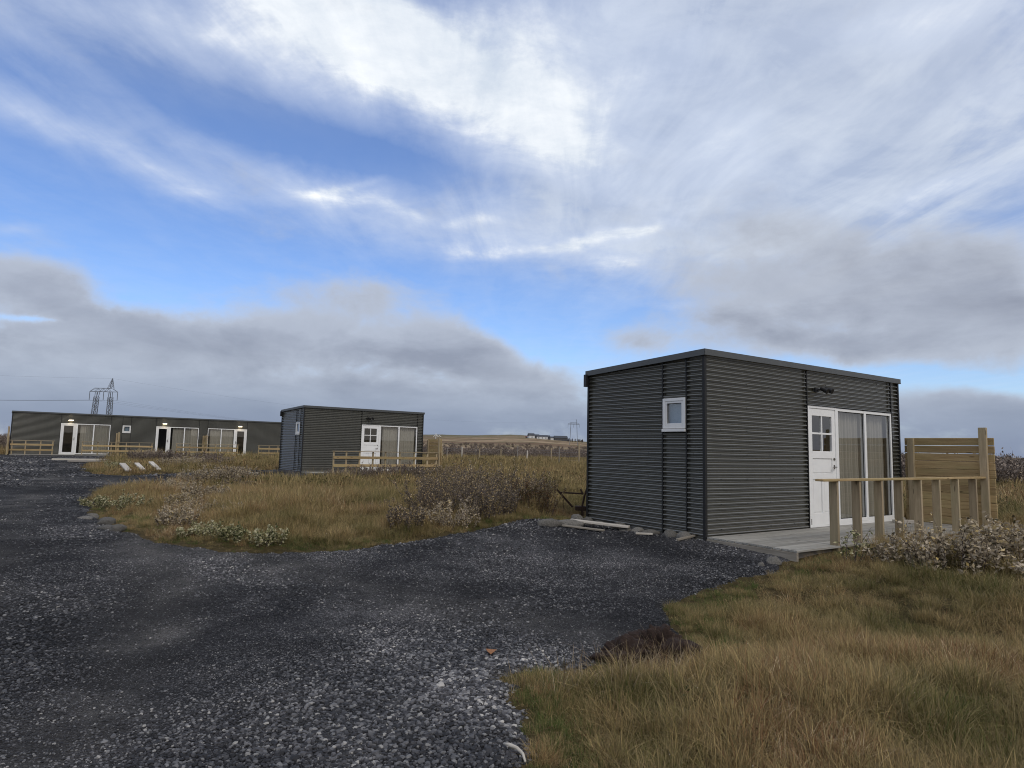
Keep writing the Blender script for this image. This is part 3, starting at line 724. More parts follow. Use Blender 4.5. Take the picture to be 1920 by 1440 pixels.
def small_window(parent, plane, u0, u1, z0, z1):
    """Small casement; plane 'left' lies on x=0 facing -x, 'front' on y=0 facing -y."""
    def bx(mb, p0, p1, n0, n1, q0, q1):
        if plane == 'left': mb.box(n0, n1, p0, p1, q0, q1)
        else: mb.box(p0, p1, n0, n1, q0, q1)
    f = MB(); w = .05
    bx(f, u0, u0 + w, -.030, .06, z0 + .055, z1); bx(f, u1 - w, u1, -.030, .06, z0 + .055, z1); bx(f, u0 + w, u1 - w, -.029, .059, z1 - w, z1); bx(f, u0 + w, u1 - w, -.029, .059, z0 + .055, z0 + .055 + w)
    win = f.build('window', M['offwhite'], parent, bevel=.004)
    s = MB(); v = .032; a0, a1, b0, b1 = u0 + w + .002, u1 - w - .002, z0 + .055 + w + .002, z1 - w - .002
    bx(s, a0, a0 + v, -.022, .04, b0, b1); bx(s, a1 - v, a1, -.022, .04, b0, b1); bx(s, a0 + v, a1 - v, -.021, .039, b1 - v, b1); bx(s, a0 + v, a1 - v, -.021, .039, b0, b0 + v)
    s.build('sash', M['offwhite'], win, bevel=.003)
    p = MB(); bx(p, a0 + v, a1 - v, .004, .010, b0 + v, b1 - v); p.build('pane', M['glass'], win)
    sl = MB(); bx(sl, u0 - .004, u1 + .004, -.050, .0, z0 + .004, z0 + .048); sl.build('sill', M['offwhite'], win, bevel=.003)
    g = MB(); bx(g, a0 + v, a0 + v + .008, -.004, .003, b0 + v, b1 - v); bx(g, a1 - v - .008, a1 - v, -.004, .003, b0 + v, b1 - v); bx(g, a0 + v + .008, a1 - v - .008, -.003, .003, b1 - v - .008, b1 - v)
    g.build('gasket', M['rubber'], win)
    c = MB(); bx(c, a0 + v + .0, a0 + v + .06, .055, .065, b0, b1); c.build('curtain', M['curtain'], win)
    c = MB(); bx(c, a0 + v - .01, a1 - v + .01, .07, .075, b0 - .01, b1 + .01); c.build('reflection_backing', M['reflection_backing'], win)  # added sheet behind the pane, its colour stands in for the sky's reflection
    return win

def roof_and_trim(root, L, W, H, drop, lip=.055, fh=.092):
    """Low mono-pitch roof with a folded fascia, slightly lower at the back."""
    top = lambda b: H - drop * max(0, min(b, W)) / W
    o = lip
    def fas(p, q, bt, bt2):  # slab between two plan points, outer face o beyond wall
        pass
    mb = MB()   # roof deck
    z0, z1 = top(0) - .02, top(W) - .02
    mb.add([(-o + .012, -o + .012, z0 - .05), (L + o - .012, -o + .012, z0 - .05), (L + o - .012, W + o - .012, z1 - .05), (-o + .012, W + o - .012, z1 - .05),
            (-o + .012, -o + .012, z0), (L + o - .012, -o + .012, z0), (L + o - .012, W + o - .012, z1), (-o + .012, W + o - .012, z1)],
           [(3, 2, 1, 0), (4, 5, 6, 7), (0, 1, 5, 4), (1, 2, 6, 5), (2, 3, 7, 6), (3, 0, 4, 7)])
    mb.build('roof', M['roofing'], root)
    def fboard(x0, y0, x1, y1, za, zb, nx, ny):
        t = .012; m2 = MB()
        P = [(x0, y0, za), (x1, y1, zb)]
        vs = []
        for (x, y, z) in P:
            vs += [(x, y, z - fh), (x - nx * t, y - ny * t, z - fh), (x - nx * t, y - ny * t, z), (x, y, z)]
        m2.add(vs, [(0, 1, 2, 3), (7, 6, 5, 4), (0, 3, 7, 4), (1, 0, 4, 5), (2, 1, 5, 6), (3, 2, 6, 7)])
        # drip lip at the bottom
        vs = []
        for (x, y, z) in P:
            vs += [(x + nx * .006, y + ny * .006, z - fh - .004), (x + nx * .006, y + ny * .006, z - fh + .008), (x - nx * .03, y - ny * .03, z - fh + .008 - .009), (x - nx * .03, y - ny * .03, z - fh - .006)]
        m2.add(vs, [(0, 1, 2, 3), (7, 6, 5, 4), (0, 4, 5, 1), (1, 5, 6, 2), (2, 6, 7, 3), (3, 7, 4, 0)])
        m2.build('fascia', M['fascia'], root)
    fboard(-o, -o, L + o, -o, H, H, 0, -1)
    fboard(-o, W + o, -o, -o, top(W), H, -1, 0)
    fboard(L + o, -o, L + o, W + o, H, top(W), 1, 0)
    fboard(L + o, W + o, -o, W + o, top(W), top(W), 0, 1)

def cabin_shell(root, L, W, H, drop, front_sheets, left_sheets, front_seams, left_seams, right_plain=True):
    top = lambda b: H - .11 - drop * max(0, min(b, W)) / W + .015
    zb = -.075
    fp = lambda u, o, z: (u, -o, z)
    lp = lambda u, o, z: (-o, u, z)
    for (a0, a1, z0, z1) in front_sheets: corr_mesh(a0, a1, z0, z1, fp).build('corrugated_sheet', M['steel'], root, smooth_=True)
    for (b0, b1, z0, z1) in left_sheets: corr_mesh(b1, b0, z0, z1, lp, ztop=(top if z1 > H - .3 else None)).build('corrugated_sheet', M['steel'], root, smooth_=True)
    corr_mesh(0, W, zb, H - .09, lambda u, o, z: (L + o, u, z), ztop=top).build('corrugated_sheet', M['steel'], root, smooth_=True)
    corr_mesh(L, 0, zb, top(W), lambda u, o, z: (u, W + o, z)).build('corrugated_sheet', M['steel'], root, smooth_=True)
    # folded corner and seam strips
    for (x, y) in ((0, 0), (L, 0), (0, W), (L, W)):
        sx_ = -1 if x == 0 else 1; sy_ = -1 if y == 0 else 1
        zt = top(y) - .0
        c = MB()
        c.box(min(x, x + sx_ * .025), max(x, x + sx_ * .025), min(y - sy_ * .022, y + sy_ * .025), max(y - sy_ * .022, y + sy_ * .025), zb, zt)
        c.box(min(x - sx_ * .022, x), max(x - sx_ * .022, x), min(y, y + sy_ * .0248), max(y, y + sy_ * .0248), zb, zt)
        c.build('corner_trim', M['seam'], root)
    for (a, z0, z1) in front_seams: MB().box(a - .011, a + .011, -.0235, .004, z0, z1).build('seam_strip', M['seam'], root)
    for (b, z0, z1) in left_seams: MB().box(-.0235, .004, b - .011, b + .011, z0, min(z1, top(b))).build('seam_strip', M['seam'], root)
    # inner lining, floor and ceiling
    box_part('interior_floor', M['insidefloor'], root, .03, L - .03, .095, W - .03, -.06, .025)
    li = MB(); li.box(.03, L - .03, W - .06, W - .03, .026, H - .26); li.box(.03, .05, .095, W - .061, .026, H - .26) if False else None
    li.box(L - .05, L - .03, .095, W - .061, .026, H - .26); li.build('inner_wall', M['inside'], root)
    box_part('inner_ceiling', M['inside'], root, .03, L - .03, .05, W - .03, H - .255, H - .235)
    box_part('plinth', M['black'], root, .02, L - .02, .02, W - .02, -.14, -.061)

def spot_lamp(root, a, z):
    f = MB(); f.box(a - .05, a + .05, -.045, -.008, z - .04, z + .04)
    lamp = f.build('wall_lamp', M['black'], root, bevel=.004)
    b = MB(); b.tube([(a, -.04, z), (a, -.12, z + .005)], .012); b.tube([(a - .02, -.12, z + .01), (a + .16, -.13, z + .01)], .012)
    b.build('lamp_arm', M['black'], lamp)
    for (x, dz) in ((a + .02, .0), (a + .17, .01)):
        h = MB(); h.tube([(x, -.09, z + .03 + dz), (x + .005, -.13, z + .01 + dz), (x + .01, -.22, z - .035 + dz)], [.022, .034, .05], 12); h.build('lamp_head', M['black'], lamp, smooth_=False)

def single_cabin(c, label, seed):
    L, W, H, drop = 5.95, 2.695, 2.85, .1125
    root = thing('corrugated_cabin', label, 'cabin', (c['x'], c['y'], c['z']), c['h'], 'small standalone corrugated cabins')
    zb = -.075; zt = H - .09
    a0 = 2.713
    d0, d1, g0, g1 = front_unit(root, a0, H, 'panelled', seed)
    ztop_unit = 2.137
    front = [(0, a0 - .012, zb, zt), (a0 + .012 - .024, g1 + .012, ztop_unit + .004, zt), (g1 + .004, L, zb, zt)]
    front = [(0, a0, zb, zt), (a0, g1, ztop_unit + .004, zt), (g1, L, zb, zt)]
    w0, w1, q0, q1 = .35, .837, 1.575, 2.12
    left = [(0, w0, zb, zt), (w0, w1, zb, q0), (w0, w1, q1, zt), (w1, W, zb, zt)]
    cabin_shell(root, L, W, H, drop, front, left, [(a0 - .004, ztop_unit, zt), (a0 - .006, zb, ztop_unit), (g1 + .006, zb, zt)], [(w0 - .006, zb, zt), (w1 + .006, zb, zt)])
    box_part('head_flashing', M['seam'], root, a0, g1, -.033, .0, ztop_unit + .001, ztop_unit + .012)
    small_window(root, 'left', w0 + .006, w1 - .006, q0, q1)
    roof_and_trim(root, L, W, H, drop)
    spots = [(a, z) for a in (.35, 1.0, 1.6, 2.25) for z in np.arange(.1, 2.7, .38)] + [(a, z) for a in (3.3, 3.9, 4.5, 5.1) for z in (2.3, 2.5, 2.68)] + [(5.8, z) for z in np.arange(.1, 2.7, .38)]
    screws(root, spots, lambda u, o, z: (u, -o, z))
    screws(root, [(b, z) for b in (.2, 1.15, 1.75, 2.35) for z in np.arange(.1, 2.6, .38)], lambda u, o, z: (-o, u, z))
    spot_lamp(root, 2.99, 2.42)
    g = MB(); g.bar((-.06, W + .02, H - drop - .07), (-.06, W + .02, H - drop - .30), .07); g.build('gutter_outlet', M['black'], root)
    return root
cabin_a = single_cabin(CA, 'large near dark corrugated cabin with white door, tall glazing and a timber railing', 3)
cabin_b = single_cabin(CB, 'smaller-looking dark corrugated cabin standing alone in the middle distance, white door', 14)

# long row of joined cabins
root = thing('corrugated_row_house', 'long low dark corrugated building with three glazed white fronts beneath the pylon', 'building', (CL['x'], CL['y'], CL['z']), CL['h'])
L, W, H = 17.8, 2.9, 2.85
zb, zt = -.075, H - .09
units = [(2.67, False, 21), (8.49, False, 31), (12.05, True, 41)]
front = []; prev = 0
seams = []
for (a0, flip, sdv) in units:
    front_unit(root, a0, H, 'glass', sdv, flip)
    front.append((prev, a0, zb, zt)); front.append((a0, a0 + 2.93, 2.141, zt)); prev = a0 + 2.93
    seams += [(a0 - .005, zb, zt), (a0 + 2.935, zb, zt)]
    la = a0 + (.55 if not flip else 2.93 - .55)
    lampb = MB().box(la - .15, la + .15, -.10, -.012, 2.36, 2.40).build('lit_wall_lamp', M['white'], root, bevel=.01)
    MB().box(la - .14, la + .14, -.098, -.02, 2.315, 2.359).build('lamp_cover', M['lamp'], lampb, bevel=.015)
    pd = bpy.data.lights.new('lamp_glow', 'POINT'); pd.energy = 2.0; pd.color = (1, .8, .5); pd.shadow_soft_size = .1
    po = bpy.data.objects.new('lamp_glow', pd); COL.objects.link(po); po.parent = lampb; po.location = (la, -.22, 2.25)
front.append((prev, L, zb, zt))
# the little window between the first two units
nf = []
for (a0, a1, z0, z1) in front:
    if a0 < 6.4 < a1 and z0 < 0: nf += [(a0, 6.33, z0, z1), (6.33, 6.86, z0, 1.575), (6.33, 6.86, 2.12, z1), (6.86, a1, z0, z1)]; seams += [(6.325, zb, zt), (6.866, zb, zt)]
    else: nf.append((a0, a1, z0, z1))
cabin_shell(root, L, W, H, .0, nf, [(0, W, zb, zt)], seams, [])
small_window(root, 'front', 6.335, 6.855, 1.575, 2.12)
roof_and_trim(root, L, W, H, 0)
for q in (5.95, 11.9): MB().box(q - .03, q + .03, .1, W - .07, .03, H - .27).build('party_wall', M['inside'], root)

# ------------------------------------------------------------ decks, railings, privacy screens
def deck(c, a0, a1, b0, b1, label, group, n=None):
    d = thing('timber_deck', label, 'deck', tuple(to_world(c, (a0 + a1) / 2, (b0 + b1) / 2)), c['h'], group)
    ca, cb_ = (a0 + a1) / 2, (b0 + b1) / 2
    n = n or int(round((b1 - b0) / .124)); step = (b1 - b0) / n
    for i in range(n):
        y = b0 + (i + .5) * step - cb_
        beam_part('deck_board', M['deck'], d, (a1 - a0) + random.uniform(-.012, .012), step - .011, .028, (random.uniform(-.004, .004), y, -.014 + random.uniform(-.001, .001)), bevel=.002)
    h = (a1 - a0) / 2; w = (b1 - b0) / 2
    beam_part('edge_board', M['deckedge'], d, 2 * w - .01, .045, .145, (-h + .012, 0, -.105), (0, 0, R(90)))
    beam_part('edge_board', M['deckedge'], d, 2 * w - .01, .045, .145, (h - .04, 0, -.105), (0, 0, R(90)))
    for y in (-w + .12, 0, w - .06): beam_part('joist', M['greywood'], d, 2 * h - .15, .045, .11, (0, y, -.086))
    for x in np.linspace(-h + .3, h - .3, 5):
        for y in (-w + .12,): box_part('stub_post', M['greywood'], d, x - .045, x + .045, y - .045, y + .045, -.45, -.142)
    return d
deck_a = deck(CA, 0.0, 6.1, -1.5, -.024, 'weathered grey plank deck before the near cabin', 'plank decks before the cabins')
deck_b = deck(CB, 0.0, 6.15, -1.25, -.024, 'weathered plank deck before the middle cabin, scrub along its edge', 'plank decks before the cabins')
deck_l = deck(CL, 0.0, 17.7, -1.35, -.024, 'long low plank deck running along the row building', 'plank decks before the cabins')

# near railing: square-cut planks standing edge-on with a flat cap
rl = thing('timber_railing', 'pine railing of eight upright planks under a flat cap, on the near deck', 'railing', tuple(to_world(CA, 3.4, -1.43)), CA['h'], 'timber railings on the decks')
for i, a in enumerate([1.02, 1.62, 2.25, 2.86, 3.49, 4.14, 4.84, 5.56]):
    tw = random.uniform(-1.5, 1.5)
    beam_part('upright', M['pine_post'], rl, 1.00, .122, .045, (a - 3.4, 0.0, .365 + .03), (0, R(-90), 0) if False else (R(tw * .3), R(90), R(tw)))
beam_part('cap_rail', M['pine'], rl, 5.72, .12, .030, (3.485 - 3.4, -.01, .915), (R(1), R(-.1), R(.2)))

def plank_railing(c, a_posts, a0, a1, b, label):
    r_ = thing('timber_railing', label, 'railing', tuple(to_world(c, (a0 + a1) / 2, b)), c['h'], 'timber railings on the decks')
    m_ = (a0 + a1) / 2
    for a in a_posts: beam_part('post', M['pine_post'], r_, 1.02, .07, .045, (a - m_, .045, .38), (0, R(90), R(90)))
    for z in (.30, .64): beam_part('rail_plank', M['pine'], r_, a1 - a0, .03, .115, (0, -.006, z), (0, 0, random.uniform(-.002, .002)))
    beam_part('cap_rail', M['pine_post'], r_, a1 - a0 + .1, .10, .028, (0, .03, .905))
    return r_
plank_railing(CB, [.93, 1.50, 2.12, 2.76, 3.37, 4.10, 4.85, 5.55, 6.05], .90, 6.10, -1.22, 'two-plank pine railing on the deck of the middle cabin')
plank_railing(CL, [.1, .8, 1.6, 2.25], .0, 2.3, -1.30, 'two-plank pine railing at the left end of the row building')
plank_railing(CL, [3.9, 4.8, 5.6, 6.5, 7.3, 8.1], 3.9, 8.15, -1.30, 'two-plank pine railing below the little square window of the row building')
plank_railing(CL, [9.7, 10.6, 11.5, 12.4, 13.3, 14.0], 9.7, 14.05, -1.30, 'two-plank pine railing before the curtained glazing in the middle of the row building')
plank_railing(CL, [15.6, 16.4, 17.1, 17.6], 15.55, 17.7, -1.30, 'two-plank pine railing between the row building and the middle cabin')

def screen(c, a, b0, b1, ztop, n, posts, label, ph=.15, off=-.0):
    s = thing('privacy_screen', label, 'wooden screen', tuple(to_world(c, a, (b0 + b1) / 2)), c['h'], 'plank privacy screens at the deck ends')
    m_ = (b0 + b1) / 2; step = (ztop + .0) / n
    for i in range(n):
        gap = .009 if i >= n - 3 else .002
        beam_part('plank', M['pine'], s, (b1 - b0) + random.uniform(-.01, .01), .028, step - gap, (.03 + random.uniform(-.006, .006), 0, (i + .5) * step), (random.uniform(-.02, .02), 0, R(90)), bevel=.010)
    for (b, top_, wdt) in posts:
        beam_part('post', M['pine_post'], s, top_ + .25, wdt, .07, (-.022, b - m_, top_ / 2 - .125), (0, R(90), 0))
    return s
screen(CA, 6.03, -1.62, -.06, 1.655, 11, [(-1.46, 1.84, .125), (-.2, 1.64, .115)], 'tall plank screen with a high post beside the near cabin')
scb = screen(CB, 6.25, -1.25, -.02, 1.56, 10, [(-1.12, 1.66, .11), (-.1, 1.50, .11)], 'plank screen at the far end of the middle cabin deck')
screen(CL, -.12, -1.5, -.05, 1.75, 11, [(-1.42, 1.80, .11), (-.2, 1.7, .1)], 'dark plank screen at the far left end of the row building')
screen(CL, 6.02, -1.3, -.02, 1.55, 10, [(-1.2, 1.62, .10), (-.1, 1.55, .10)], 'plank screen below the little square window of the row building')
screen(CL, 11.75, -1.3, -.02, 1.55, 10, [(-1.2, 1.62, .10), (-.1, 1.55, .10)], 'plank screen between the two facing glazed fronts of the row building')

# lamp standing on the post of the middle screen, white with two arms
pw = to_world(CB, 6.25, -.75, 1.56)
o = MB().tube([(0, 0, 0), (0, 0, .17)], .016, 8).tube([(-.12, 0, .12), (0, 0, .20), (.12, 0, .12)], .018, 6).tube([(0, 0, .2), (0, 0, .29)], [.03, .008], 8).build('weather_vane', M['offwhite'])
o.location = pw; tag(o, 'small pale arrow-shaped vane on top of the middle cabin screen', 'weather vane')
pp = to_world(CB, 6.23, -1.15, 1.665)
o = beam_part('wood_offcut', M['palewood'], None, .16, .05, .03, (pp.x, pp.y, pp.z + .03), (0, R(-25), CB['h'] + R(100)))
tag(o, 'short pale offcut lying on the post of the middle cabin screen', 'offcut')

# small folded piece of paper-thin card and wooden block on the near deck
q = to_world(CA, 5.35, -.22)
for i, (dx, l, rz) in enumerate([(0, .2, 20), (.17, .22, -15)]):
    o = beam_part('wood_block', M['palewood'], None, l, .09, .055, (q.x + dx, q.y - dx * .1, q.z + .029), (0, 0, R(rz)))
    tag(o, ['short orange-brown wood block against the glazing of the near cabin', 'paler wood block lying right of the other by the glazing'][i], 'wood block', 'wood blocks on the near deck')

# ------------------------------------------------------------ planks, rocks and odd things lying about
def lying(name, label, cat, mat, x, y, length, w, h, rz, dz=0.0, tilt=0.0, group=None, roll=0.0):
    o = beam_part(name, mat, None, length, w, h, (x, y, gz(x, y) + h / 2 + dz), (R(roll), R(tilt), R(rz)))
    return tag(o, label, cat, group)
wa = math.degrees(CA['h']) + 90
lying('loose_plank', 'wide pale plank lying among the stones at the foot of the near cabin wall', 'plank', M['palewood'], 1.50, 10.93, 1.0, .15, .03, -22, .10, 3, 'loose planks on the ground')
lying('loose_plank', 'thin reddish plank end poking out beneath the wide pale plank by the near cabin', 'plank', M['deckedge'], 1.20, 10.66, .72, .10, .022, -30, .05, 2, 'loose planks on the ground')
lying('loose_plank', 'narrow stick leaning towards the corner of the near cabin and its deck', 'plank', M['deckedge'], 2.76, 10.03, .62, .045, .03, 37, .05, -5, 'loose planks on the ground')
lying('loose_plank', 'short pale batten between the stones halfway along the near cabin wall', 'plank', M['palewood'], 2.12, 10.32, .26, .06, .025, -8, .04, 0, 'loose planks on the ground')
lying('loose_plank', 'small batten beside the last stone near the deck corner', 'plank', M['deckedge'], 2.62, 10.30, .30, .05, .025, -25, .05, 0, 'loose planks on the ground')
for i, (x, y, l) in enumerate([(-14.55, 24.75, 1.5), (-14.2, 25.1, 1.4), (-13.85, 25.5, 1.6)]):
    lying('white_board', ['leftmost and widest of the three white boards slanting on the scrub', 'middle one of the three white boards slanting on the scrub', 'rightmost of the three white boards slanting on the scrub'][i],
          'board', M['palewood'], x, y, l - .1, .20 - .04 * (i > 0), .05, -50, .24, 9, 'white boards leaning on the scrub')
lying('loose_plank', 'thin pale plank on the gravel arm left of the middle cabin', 'plank', M['palewood'], -10.7, 26.4, 1.0, .12, .04, 20, .05, 0, 'loose planks on the ground')
lying('loose_plank', 'long grey board lying on the road edge before the row building', 'plank', M['palewood'], -21.6, 32.9, 2.4, .3, .08, 30, .12, 0, 'loose planks on the ground')
lying('loose_plank', 'dark board under the long grey board at the road edge', 'plank', M['greywood'], -20.6, 32.2, 2.0, .3, .08, 40, .05, 0, 'loose planks on the ground')

def rock_mesh(seed, flat=.7, rough=.28, sub=3):
    bm = bmesh.new(); bmesh.ops.create_icosphere(bm, subdivisions=sub, radius=1)
    r = random.Random(seed); offs = Vector((r.random() * 50, r.random() * 50, r.random() * 50))
    for v in bm.verts:
        n = mathutils.noise.fractal(v.co * 1.1 + offs, 1.0, 2.0, 4)
        cell = mathutils.noise.cell(v.co * 1.3 + offs)
        v.co *= 1 + rough * n + .06 * cell
        v.co.z *= flat
    me = bpy.data.meshes.new('rock'); bm.to_mesh(me); bm.free()
    me.polygons.foreach_set('use_smooth', [True] * len(me.polygons)); return me
rocks = [(0.66, 10.85, .20, .13, .12, 'large pale rounded rock crowning the little gravel mound'), (1.00, 10.98, .25, .11, .11, 'long flat grey rock just right of the pale rounded rock'),
         (1.19, 11.38, .12, .1, .13, 'egg-shaped rock behind the long flat grey rock'), (1.36, 11.33, .10, .1, .13, 'pale pointed rock at the far corner of the near cabin'),
         (1.56, 11.42, .10, .09, .08, 'small dark rock against the far end of the near cabin wall'), (1.72, 11.20, .09, .08, .07, 'small flat rock right of the far-corner dark rock'),
         (1.83, 11.03, .13, .11, .11, 'pale angular rock above the wide plank by the near cabin'), (1.90, 10.80, .10, .09, .07, 'low rock touching the foot of the pale angular rock'),
         (2.10, 10.72, .11, .10, .08, 'brownish rock in the middle of the near cabin wall'), (2.26, 10.52, .14, .10, .08, 'dark slabby rock right of the brownish rock'),
         (2.52, 10.28, .12, .10, .10, 'round grey rock below the wall joint of the near cabin'), (2.68, 10.08, .13, .11, .10, 'round rock nearest the near corner of the near cabin'),
         (3.44, 8.58, .09, .08, .08, 'olive-grey rock under the front corner of the near deck'), (3.22, 8.42, .05, .04, .06, 'small pointed stone left of the rock under the deck corner'),
         (-6.10, 10.00, .13, .10, .09, 'pale rock at the road edge below the pale yellow shrubs'), (-5.78, 9.55, .20, .09, .06, 'flat pale rock nearest the road on the left edge of the turf'),
         (-5.50, 9.30, .11, .09, .08, 'rounded pale rock right of the flat one at the turf edge'), (-7.2, 11.4, .10, .09, .07, 'lone small rock farther up the road edge on the left'),
         (-7.0, 10.9, .12, .1, .05, 'dark flat rock by the lone small rock at the road edge')]
for i, (x, y, a, b, c_, lab) in enumerate(rocks):
    o = bpy.data.objects.new('rock', rock_mesh(100 + i)); COL.objects.link(o); o.data.materials.append(M['rock'])
    o.location = (x, y, gz(x, y) + c_ * .38); o.scale = (a, b, c_ * 1.25); o.rotation_euler = (0, 0, random.uniform(-.4, .4) + (R(-25) if a > b * 1.6 else 0))
    tag(o, lab, 'rock', 'rocks along walls and road edge')
# peat clods at the turf edge
for i, (x, y, a, b, c_, lab) in enumerate([(.86, 4.98, .15, .12, .11, 'dark peat clod nearest the gravel at the near turf edge'), (1.17, 5.08, .19, .15, .19, 'taller dark peat clod with dead straw hanging over it')]):
    o = bpy.data.objects.new('peat_clod', rock_mesh(300 + i, .9, .9, 5)); COL.objects.link(o); o.data.materials.append(M['peat'])
    o.location = (x, y, gz(x, y) + c_ * .45); o.scale = (a, b, c_); tag(o, lab, 'peat clod', 'peat clods')
# dark spoil beside the middle cabin
for i, (x, y, a, b, c_, lab) in enumerate([(-9.35, 26.7, .9, .55, .22, 'dark spoil heap at the near corner of the middle cabin'), (-7.7, 25.9, .8, .4, .12, 'low dark spoil heap under the left end of the middle deck'), (-10.9, 27.4, .7, .5, .14, 'small dark spoil heap left of the middle cabin')]):
    o = bpy.data.objects.new('spoil_heap', rock_mesh(320 + i, .9, .4, 5)); COL.objects.link(o); o.data.materials.append(M['gravel'])
    o.location = (x, y, gz(x, y)); o.scale = (a, b, c_); tag(o, lab, 'spoil heap', 'spoil heaps')
o = MB().tube([(-.05, .05, .012), (-.02, .02, .02), (.02, -.02, .022), (.05, -.07, .015), (.06, -.14, .01)], [.005, .010, .009, .008, .005], 8).build('driftwood', M['palewood'], smooth_=True)
o.location = (.05, 3.55, gz(.05, 3.55) + .025); tag(o, 'pale curved bone-like stick on the gravel by the bottom edge', 'stick')
def leaf_thing():
    vs = [(0, -.05, 0), (.035, -.02, .02), (.045, .02, .015), (0, .06, .005), (-.04, .02, .02), (-.03, -.02, .015), (0, 0, .004)]
    return MB().add(vs, [(0, 1, 6), (1, 2, 6), (2, 3, 6), (3, 4, 6), (4, 5, 6), (5, 0, 6)])
o = leaf_thing().build('fallen_leaf', simple_mat('rust_orange_leaf', (.26, .12, .05), .8, var=.3, scale=40)); o.location = (-.11, 5.02, gz(-.11, 5.02) + .045)
tag(o, 'single rust-orange leaf on the gravel', 'leaf')

# rusty implement by the far corner of the near cabin
im = thing('rusty_frame', 'dark rusty iron frame standing in the grass behind the near cabin corner', 'farm implement', (1.25, 13.1, gz(1.25, 13.1)))
MB().bar((-.32, 0, .52), (.02, .05, .16), .035).build('handle_bar', M['rust'], im)
MB().bar((-.25, .02, .445), (.22, .02, .43), .03).build('cross_bar', M['rust'], im)
MB().bar((.17, .02, .52), (.22, .0, .42), .03).build('hook', M['rust'], im)
MB().tube([(.33, .06, .62), (.27, .03, .45), (.21, 0, .2), (.19, 0, -.05)], .018, 8).build('leg', M['rust'], im)
MB().tube([(.24, -.06, .40), (.20, -.06, .2), (.22, -.06, -.05)], .018, 8).build('leg', M['rust'], im)
MB().box(.06, .28, -.07, .07, .10, .19).build('axle_box', M['rust'], im, bevel=.02)
MB().bar((-.16, .03, .36), (-.16, .03, .0), .012).build('brace', M['rust'], im)

# ------------------------------------------------------------ fence
fence = thing('wire_fence', 'wire fence of pale wooden posts crossing the field behind the cabins', 'fence', (0, 60, gz(0, 60)))
fposts = [(-26, 60, 1.2), (-21.5, 60.5, 1.25), (-17.0, 60, 1.2), (-12.6, 59, 1.2), (-9.2, 58.5, 1.2), (-5.95, 57, 1.25), (-4.55, 61, 1.3), (-3.05, 64.0, 1.25), (-.95, 66.5, 1.28), (1.72, 67, 1.2), (3.82, 61, 1.35), (5.11, 48.35, 1.62), (7.0, 44, 1.5), (10.5, 42, 1.4), (14.4, 41, 1.4), (19, 40.5, 1.4)]
for i, (x, y, h) in enumerate(fposts):
    lean = random.uniform(-.04, .04)
    z = gz(x, y)
    q = MB().tube([(0, 0, -.3), (lean * .5, 0, h * .5), (lean, 0, h)], [.07, .065, .06], 7).build('post', M['pine_post'] if i % 3 else M['palewood'], fence)
    q.location = (x, y - 60, z - fence.location.z)
for hh in (.35, .65, .95, 1.15):
    for i in range(len(fposts) - 1):
        (x0, y0, _), (x1, y1, _) = fposts[i], fposts[i + 1]
        if hh == .35 or True:
            p0 = Vector((x0, y0 - 60, gz(x0, y0) + hh - fence.location.z)); p1 = Vector((x1, y1 - 60, gz(x1, y1) + hh - fence.location.z))
            mid = (p0 + p1) / 2 - Vector((0, 0, .03))
            MB().tube([p0, mid, p1], .006, 4, cap=False).build('wire', M['wire'], fence)
for (x, y, h, lab) in [(3.25, 43.5, 1.45, 'thin dark post standing nearer than the wire fence'), (.77, 71, 1.6, 'dark post just behind the middle of the wire fence'),
                       (-4.4, 83, 1.7, 'thin dark post behind the fence, close to the middle cabin side'), (-5.5, 56.5, 1.15, 'short grey post beside the middle cabin screen')]:
    o = MB().tube([(0, 0, -.3), (.02, 0, h)], [.045, .035], 7).build('lone_post', M['greywood']); o.location = (x, y, gz(x, y)); tag(o, lab, 'post')

